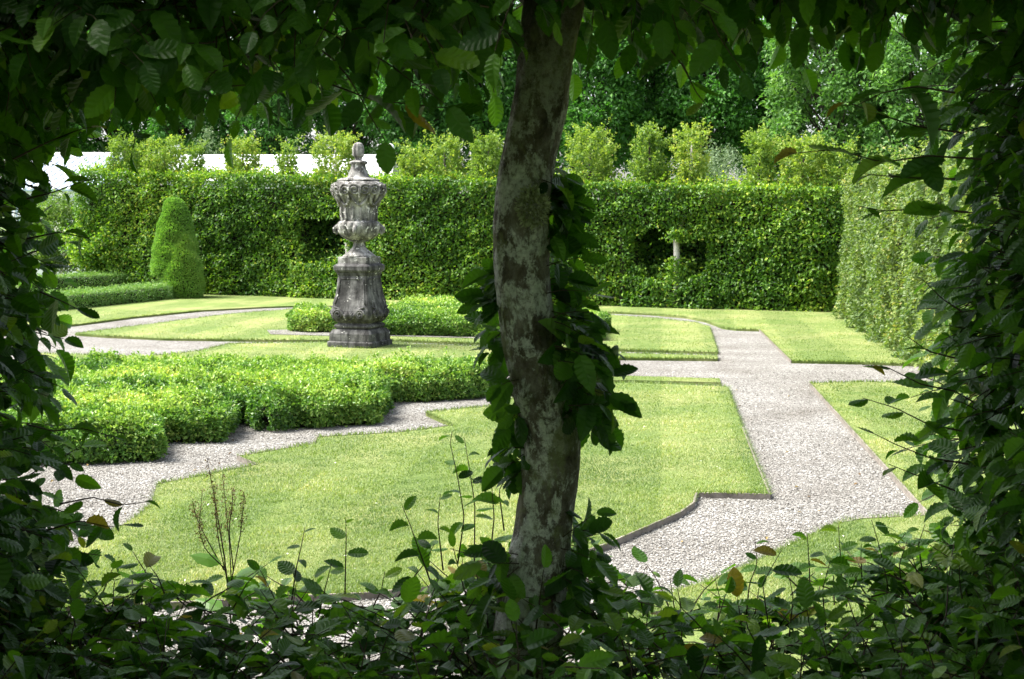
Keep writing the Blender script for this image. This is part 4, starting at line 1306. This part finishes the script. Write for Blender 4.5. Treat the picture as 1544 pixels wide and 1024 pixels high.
# canopy over the window
sp = Spray()
n = 620
for _ in range(n):     # underside, leaves hanging into the opening
    x = rng.uniform(-1.5, 1.5); D = rng.uniform(D0, D1)
    z = Z_top(x) + abs(rng.normal(0, .07)) + .03
    sp.sprig((x, D, z + .05), (rng.normal(0, .6), rng.normal(0, .6) - .1, -.45), rng.uniform(.10, .22), .084, .3, .45, gap=.038)
for _ in range(420):     # near face
    x = rng.uniform(-1.5, 1.5); q = rng.uniform(0, .62)
    if -.12 < x < .22 and q < .35 and rng.random() < .7: continue
    z = Z_top(x) + q
    sp.sprig((x, D0 + abs(rng.normal(0, .05)) + .06, z), (rng.normal(0, .6), -.65, rng.normal(0, .3) - .15), rng.uniform(.12, .26), .084, .3, .45, gap=.042, flat=nrm(np.array([0, -.55, .8])))
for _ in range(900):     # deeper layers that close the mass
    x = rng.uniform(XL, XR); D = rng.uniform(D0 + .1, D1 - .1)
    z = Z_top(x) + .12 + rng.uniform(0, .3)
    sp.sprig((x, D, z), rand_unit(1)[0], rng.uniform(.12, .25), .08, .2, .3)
for _ in range(900):     # top and garden face, in the sun
    x = rng.uniform(XL, XR)
    if rng.random() < .5: p, d = (x, rng.uniform(D0, D1), ZTOP), (rng.normal(0, .5), rng.normal(0, .5), .8)
    else: p, d = (x, D1 - .03, rng.uniform(Z_top(x) + .1, ZTOP)), (rng.normal(0, .5), .8, .1)
    sp.sprig(p, d, rng.uniform(.12, .24), .09, .3, .45, gap=.045)
build_part(sp, fh, 'canopy')
# jambs
for side in (-1, 1):
    sp = Spray()
    for _ in range(900):
        z = rng.uniform(.5, 2.15); D = rng.uniform(D0 - .25, D1 + .03)
        xe = X_left(z) if side < 0 else X_right(z)
        x = xe + side * (abs(rng.normal(0, .05)) + .08)
        sp.sprig((x, D, z), (-side * .7, rng.normal(-.1, .55), rng.normal(0, .35) - .05), rng.uniform(.10, .20), .078, .25, .45, gap=.038, flat=nrm(np.array([-side * .35, -.25, .8])))
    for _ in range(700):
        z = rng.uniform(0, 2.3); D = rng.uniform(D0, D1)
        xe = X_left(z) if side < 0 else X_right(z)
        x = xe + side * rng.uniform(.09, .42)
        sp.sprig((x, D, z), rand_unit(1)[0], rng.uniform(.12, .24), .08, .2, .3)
    for _ in range(420):
        z = rng.uniform(0.05, 2.7); x = side * rng.uniform(1.2, 2.3)
        yy = D0 if rng.random() < .5 else D1
        sp.sprig((x, yy, z), (rng.normal(0, .5), -.8 if yy == D0 else .8, 0), rng.uniform(.12, .22), .09, .4, .4, gap=.045)
    build_part(sp, fh, 'jamb')
# sill
sp = Spray()
for _ in range(800):
    x = rng.uniform(-1.45, 1.45); D = rng.uniform(D0 + .05, D1 + .02)
    z = Z_sill(x) - abs(rng.normal(0, .05)) + .01 + .07 * math.exp(-((x - .12) / .16) ** 2)
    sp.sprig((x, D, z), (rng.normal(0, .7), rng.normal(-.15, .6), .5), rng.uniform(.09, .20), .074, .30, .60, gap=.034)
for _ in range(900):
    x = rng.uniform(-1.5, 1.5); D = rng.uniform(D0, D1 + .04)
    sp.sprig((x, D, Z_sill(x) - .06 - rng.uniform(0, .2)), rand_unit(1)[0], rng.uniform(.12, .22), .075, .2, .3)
for _ in range(300):
    x = rng.uniform(-1.5, 1.5); yy = D0 if rng.random() < .5 else D1
    sp.sprig((x, yy, rng.uniform(.05, .7)), (rng.normal(0, .5), -.8 if yy == D0 else .8, 0), rng.uniform(.12, .22), .09, .4, .4, gap=.045)
build_part(sp, fh, 'sill')
# solid boxes inside the hedge, coloured near-black as shade between the leaves
mb = MB()
xs = np.linspace(XL, XR, 24)
for a, b in zip(xs[:-1], xs[1:]):
    m = (a + b) / 2
    zt = max(Z_top(a), Z_top(b)) + .22
    mb.box((m, (D0 + D1) / 2, (zt + ZTOP - .2) / 2), (b - a - .002, D1 - D0 - .35, ZTOP - .2 - zt))
    zs = min(Z_sill(a), Z_sill(b)) - .14
    mb.box((m, (D0 + D1) / 2, zs / 2), (b - a - .002, D1 - D0 - .35, zs))
for z0 in np.arange(.45, 2.35, .19):
    xl = min(X_left(z0), X_left(z0 + .19)) - .22; xr = max(X_right(z0), X_right(z0 + .19)) + .22
    mb.box(((XL + xl) / 2 - .05, (D0 + D1) / 2, z0 + .095), (xl - XL + .1 - .003, D1 - D0 - .36, .188))
    mb.box(((XR + xr) / 2 + .05, (D0 + D1) / 2, z0 + .095), (XR - xr + .1 - .003, D1 - D0 - .36, .188))
mb.build('shade_core', M['core'], fh)

# unseen hedge behind the camera, added to shade the near foliage
bh = empty('hornbeam_hedge', (0, -2.4, 0), 'unseen hornbeam hedge behind the camera, added to shade the near foliage', 'hedge')
lv = Leaves(DIA)
wb = Wave(.8, seed=301)
wall_leaves(lv, (-5, -2.0), (5, -2.0), 0, 3.3, 3.3, np.array([0, 1.0, 0]), 500, .09, wb, .06, tone0=.4)
top_leaves(lv, [np.array(p) for p in ((-5, -2.0, 3.3), (5, -2.0, 3.3), (5, -3, 3.3), (-5, -3, 3.3))], 500, .09, wb, .06)
# overhead leaf layer, added out of view to darken the canopy and jambs
top_leaves(lv, [np.array(p) for p in ((-5, D0 + .2, 3.05), (5, D0 + .2, 3.05), (5, -2.0, 3.3), (-5, -2.0, 3.3))], 1000, .10, wb, .08, .4, .2, .10)
k_ = (Wave(1.1, seed=305)(lv.P[-1]) < .42) | (np.abs(lv.P[-1][:, 0]) > 1.3)          # gaps over the middle let light in, sides stay dense for shade
for q_ in (lv.P, lv.A, lv.N, lv.L, lv.T): q_[-1] = q_[-1][k_]
lv.build('foliage', M['hedge_leaf'], bh)
mb = MB(); mb.box((0, -2.55, 1.55), (9.8, .7, 3.1)); mb.build('shade_core', M['core'], bh)

# single shoots standing or hanging in the window: each a part of the hedge
def shoot(pts_px, D, leaf=.05, n=None, tone=.5, tw=.0022, dz=0, name='shoot', first=.25, flat=None, sz=None):
    P = [at(x, y, D + dz * i) for i, (x, y) in enumerate(pts_px)]
    # resample
    seg = [np.linalg.norm(b - a) for a, b in zip(P[:-1], P[1:])]
    L = sum(seg); cum = np.concatenate([[0], np.cumsum(seg)])
    PA = np.array(P)
    f = lambda t: np.array([np.interp(t * L, cum, PA[:, k]) for k in range(3)])
    sp = Spray()
    m = 12
    sp.mb.tube([f(t) for t in np.linspace(0, 1, m)], list(np.linspace(tw, tw * .35, m)), 5, False)
    n = n or int(L / .045)
    for i in range(n):
        t = first + (1 - first) * (i + .6) / n
        t = min(t, 1)
        p = f(t); d = nrm(f(min(1, t + .03)) - f(max(0, t - .03)))
        a = nrm(d * .45 + np.array([(1 if i % 2 else -1) * rng.uniform(.6, 1), rng.normal(0, .5), rng.normal(-.15, .25)]))
        nn = nrm(np.array([rng.normal(0, .3), rng.normal(-.3, .3), 1.0])) if flat is None else nrm(flat + rng.normal(0, .25, 3))
        l = 1.4 * leaf * rng.uniform(.65, 1.2) * (1 - .45 * t * t)
        tn = np.clip(tone + rng.normal(0, .2) + (.25 if t > .85 else 0), 0, 1)
        sp.lv.add(p, a, nn, l, tn)
    st = sp.mb.build(name, M['twig'], fh, True)
    lf = sp.lv.build('leaves', M['fore_leaf']); lf.parent = st
    return st
SH = [
    ([(690, 850), (700, 780), (690, 720), (678, 665), (682, 650)], 3.35, .045), ([(715, 850), (716, 760), (705, 690), (700, 660)], 3.38, .04),
    ([(740, 830), (745, 780), (742, 740), (738, 700)], 3.30, .05), ([(650, 880), (632, 830), (618, 790), (606, 762)], 3.2, .045),
    ([(520, 900), (521, 850), (522, 810), (521, 780)], 3.3, .04), ([(440, 905), (446, 860), (455, 820), (460, 795)], 3.3, .04),
    ([(150, 905), (165, 870), (172, 850)], 3.3, .045), ([(250, 900), (238, 870), (225, 852)], 3.25, .05),
    ([(1125, 930), (1130, 880), (1142, 850), (1138, 812)], 3.3, .045), ([(1165, 980), (1155, 920), (1150, 880), (1178, 830)], 3.1, .06),
    ([(1222, 900), (1220, 850), (1217, 806)], 3.35, .042), ([(1270, 900), (1268, 850), (1264, 792)], 3.35, .045),
    ([(1335, 960), (1338, 880), (1325, 820), (1314, 784)], 3.2, .055), ([(1300, 880), (1298, 840), (1299, 820)], 3.3, .045),
    ([(1020, 940), (1015, 905), (1010, 870)], 3.3, .05), ([(970, 930), (965, 890), (972, 858)], 3.3, .05),
    ([(1390, 860), (1385, 820), (1395, 790)], 3.3, .045), ([(1245, 950), (1240, 890), (1252, 845)], 3.15, .05), ([(1190, 960), (1196, 900), (1188, 862)], 3.2, .05),
    ([(1080, 950), (1086, 905), (1078, 872)], 3.3, .05), ([(1360, 900), (1356, 850), (1368, 815)], 3.25, .05), ([(600, 900), (640, 850), (655, 820)], 3.3, .05),
    ([(668, 860), (660, 790), (664, 745)], 3.32, .045), ([(760, 800), (752, 740), (772, 705)], 3.3, .05), ([(350, 920), (372, 880), (390, 862)], 3.2, .05), ([(480, 930), (492, 880), (500, 850)], 3.25, .05), ([(560, 920), (575, 890), (580, 862)], 3.3, .045),
]
for pts, D, lf in SH: shoot(pts, D, lf)
HANG = [
    # arching sprays into the window from the left
    ([(70, 800), (120, 785), (165, 795), (195, 790)], 3.15, .055), ([(90, 760), (140, 750), (185, 762), (230, 755)], 3.0, .05),
    ([(60, 440), (95, 455), (125, 470)], 3.0, .065), ([(40, 300), (80, 290), (120, 275), (150, 268)], 2.9, .06), ([(40, 360), (90, 350), (135, 360)], 3.0, .055),
    ([(40, 640), (80, 650), (120, 645), (185, 662)], 3.1, .05),
    # right
    ([(1440, 590), (1390, 580), (1340, 555), (1300, 550)], 3.1, .06), ([(1450, 650), (1400, 640), (1350, 615), (1300, 600)], 3.1, .055),
    ([(1460, 700), (1400, 690), (1350, 670), (1310, 650)], 3.0, .055), ([(1440, 740), (1390, 720), (1340, 700)], 3.0, .06),
    ([(1440, 540), (1400, 530), (1365, 505)], 3.1, .065), ([(1450, 470), (1420, 450), (1390, 420)], 3.2, .05),
    # upper right, nearer to the camera
    ([(1480, 240), (1400, 235), (1330, 245), (1260, 225), (1190, 232)], 2.55, .072), ([(1450, 200), (1380, 190), (1320, 170), (1265, 150)], 2.55, .062),
    ([(1440, 140), (1380, 130), (1330, 140), (1290, 160)], 2.5, .068), ([(1460, 320), (1400, 315), (1330, 318), (1290, 310)], 2.6, .06),
    ([(1440, 270), (1370, 268), (1300, 262)], 2.6, .07), ([(1000, 60), (1030, 100), (1050, 140), (1070, 165)], 2.6, .055),
    # from the canopy
    ([(480, 120), (560, 150), (640, 160), (710, 165)], 2.9, .075), ([(20, 240), (70, 215), (120, 195), (150, 190)], 2.7, .07), ([(300, 130), (350, 130), (400, 125)], 2.6, .075),
]
for pts, D, lf in HANG:
    shoot(pts, D, lf, name='shoot', first=.1, tone=.55)

# ------------------------------------------------------------------ the trunk in the middle of the window
DT = 3.02
tr = empty('hornbeam_tree', (.10, DT, 0), 'lichen-spotted hornbeam trunk leaning in the middle of the hedge window, leaf tufts at its sides', 'tree')
def trunk():
    rows = [(-120, 850, 50), (0, 838, 47), (60, 828, 44), (100, 823, 42.5), (150, 816, 42), (200, 806, 42), (250, 795, 42), (300, 788, 42), (350, 786, 43), (400, 786, 42.5), (450, 790, 42), (500, 796, 42.5),
            (550, 806, 43.5), (600, 818, 45), (640, 829, 46), (680, 831, 46), (720, 829, 45.5), (760, 823, 45.5), (800, 818, 46), (850, 810, 50), (900, 800, 54), (1000, 790, 60), (1200, 780, 72), (1520, 770, 95)]
    P = [at(x, y, DT) for y, x, r in rows]; Rr = [r / F * DT * .97 for y, x, r in rows]
    ys = np.array([r[0] for r in rows], float)
    q = np.concatenate([np.linspace(-120, 940, 190), np.linspace(950, 1520, 40)])
    PA = np.array(P)
    def sm(vals):     # smoothed interpolation
        f = np.interp(q, ys, vals)
        k = np.ones(9) / 9
        fp = np.concatenate([np.full(4, f[0]), f, np.full(4, f[-1])])
        return np.convolve(fp, k, 'valid')
    X, Z, RR = sm(PA[:, 0]), np.interp(q, ys, PA[:, 2]), sm(np.array(Rr))
    n = 96
    V = []
    for i in range(len(q)):
        for k in range(n):
            th = 2 * PI * k / n
            c, s_ = math.cos(th), math.sin(th)
            v = Vector((c * 2.2, s_ * 2.2, Z[i] * 4.5))
            d = 1 + .06 * mnoise.noise(v) + .05 * max(0, mnoise.noise(Vector((c * 3.1, s_ * 3.1, Z[i] * 7))) - .25) * 3 + .03 * mnoise.noise(v * 2.7 + Vector((4, 1, 2))) + .022 * mnoise.noise(Vector((c * 9, s_ * 9, Z[i] * 26)))
            d += .03 * math.sin(3 * th + Z[i] * 2.0)
            flare = 1
            V.append((X[i] + RR[i] * d * c, DT + RR[i] * d * s_, Z[i]))
    Fc = []
    for i in range(len(q) - 1):
        for k in range(n):
            a = i * n + k; b = i * n + (k + 1) % n
            Fc.append((a, a + n, b + n, b))
    me = bpy.data.meshes.new('trunk'); me.from_pydata(V, [], Fc); me.polygons.foreach_set('use_smooth', [True] * len(Fc)); me.update()
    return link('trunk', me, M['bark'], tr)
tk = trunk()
# bushy lichen tuft on the bark
lv = Leaves(DIA)
c = at(803, 312, DT - .075)
n = 700
v = rand_unit(n); v[:, 1] = -abs(v[:, 1])
P = c + v * np.array([.034, .016, .042]) * rng.uniform(.5, 1, (n, 1))
lv.add(P, nrm(v + rand_unit(n) * .8), rand_unit(n), .010 * rng.uniform(.6, 1.4, n), rng.uniform(0, 1, n))
lv.build('lichen_tuft', M['lichen'], tr)
# leafy tufts along the trunk
def tuft(px_pts, n, depth, spread, leaf, side, label=None):
    sp = Spray()
    for _ in range(n):
        k = rng.integers(0, len(px_pts) - 1); t = rng.random()
        x = px_pts[k][0] + (px_pts[k + 1][0] - px_pts[k][0]) * t; y = px_pts[k][1] + (px_pts[k + 1][1] - px_pts[k][1]) * t
        wd = px_pts[k][2] + (px_pts[k + 1][2] - px_pts[k][2]) * t
        p = at(x, y, DT + rng.normal(depth, .05))
        L = wd / F * DT * rng.uniform(.45, .95)
        sp.sprig(p, (side * 1.0, rng.normal(-.25, .5), rng.normal(.05, .5)), L, leaf, .35, .48, gap=.028, tw=.0014, flat=nrm(np.array([side * .35, -.65, .6]) + rng.normal(0, .25, 3)))
    return build_part(sp, tr, 'foliage', label)
tuft([(818, 262, 44), (818, 300, 54), (818, 360, 62), (822, 430, 72), (828, 475, 88)], 46, .04, .04, .070, 1, 'narrow column of leaves up the right side of the trunk')
tuft([(828, 480, 95), (838, 530, 115), (850, 580, 98), (858, 620, 72)], 46, -.02, .05, .076, 1, 'dense leaf tuft on the right side of the trunk')
tuft([(758, 400, 40), (761, 440, 42), (766, 490, 54), (774, 540, 46), (782, 575, 40)], 22, .05, .04, .070, -1, 'leaf tuft on the upper left side of the trunk')
tuft([(792, 600, 44), (800, 640, 64), (802, 680, 62), (804, 700, 50)], 18, .04, .04, .070, -1, 'leaf tuft on the lower left side of the trunk')
tuft([(850, 800, 70), (844, 840, 85), (838, 870, 80)], 18, .0, .05, .075, 1, 'leaf tuft at the foot of the trunk on its right')
tuft([(786, 830, 70), (780, 870, 90)], 10, .0, .05, .072, -1, 'leaf tuft at the foot of the trunk on its left')
# upper limbs disappearing into the canopy
mb = MB()
a = at(838, 20, DT)
mb.tube([a, a + [-.18, .05, .16], a + [-.5, .1, .28], a + [-.9, .05, .36]], [.035, .028, .02, .01], 10)
mb.tube([a + [.02, 0, .03], a + [.2, -.03, .2], a + [.55, -.1, .33], a + [1.0, -.05, .4]], [.035, .028, .02, .01], 10)
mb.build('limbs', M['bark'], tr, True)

# ------------------------------------------------------------------ dock weed with seed heads, growing beyond the sill
def dock():
    D = 3.75
    b = at(345, 960, D)
    root = empty('dock_plant', (b[0], D, 0), 'spindly dock weed with brown seed spikes standing up beyond the sill of the hedge', 'weed')
    mb = MB(); lv = Leaves(DIA)
    spikes = [[(350, 960), (340, 850), (325, 760), (312, 690)], [(350, 900), (346, 820), (340, 760), (335, 715)], [(344, 880), (330, 820), (325, 770), (322, 730)],
              [(348, 880), (362, 810), (366, 770), (368, 742)], [(338, 860), (310, 810), (296, 780), (290, 755)], [(342, 860), (310, 830), (300, 800), (305, 740)], [(352, 860), (345, 800), (350, 760), (352, 735)]]
    for k, s_ in enumerate(spikes):
        P = [at(x, y, D + .02 * math.sin(k * 2.1)) for x, y in s_]
        PA = np.array(P); tt = np.linspace(0, 1, len(P))
        f = lambda t: np.array([np.interp(t, tt, PA[:, i]) for i in range(3)])
        mb.tube([f(t) for t in np.linspace(0, 1, 9)], list(np.linspace(.0030 if k == 0 else .0018, .0007, 9)), 5)
        for t in np.linspace(.45, 1, 26):
            p = f(t); m = int(7 * (1.1 - t) + 3)
            lv.add(p + rng.normal(0, .0055, (m, 3)), rand_unit(m), rand_unit(m), .0065 * rng.uniform(.6, 1.3, m), rng.uniform(0, 1, m))
    base = np.array([b[0] + .005, D, 0]); mb.tube([base, at(350, 960, D)], [.005, .003], 6)
    mb.build('stem', M['twig'], root)
    lv.build('seed_head', M['dock_seed'], root)
    l2 = Leaves(MID)
    for (x, y, dx, dz, L) in ((345, 880, .8, .6, .12), (335, 850, -.9, .4, .09), (352, 905, .9, .2, .13), (340, 870, .4, -.3, .1), (338, 920, -.8, .3, .1)):
        l2.add(at(x, y, D), np.array([dx, rng.normal(0, .3), dz]), nrm(np.array([-.3 * dx, -.5, .8])), L, .6)
    l2.build('leaves', M['fore_leaf'], root)
dock()
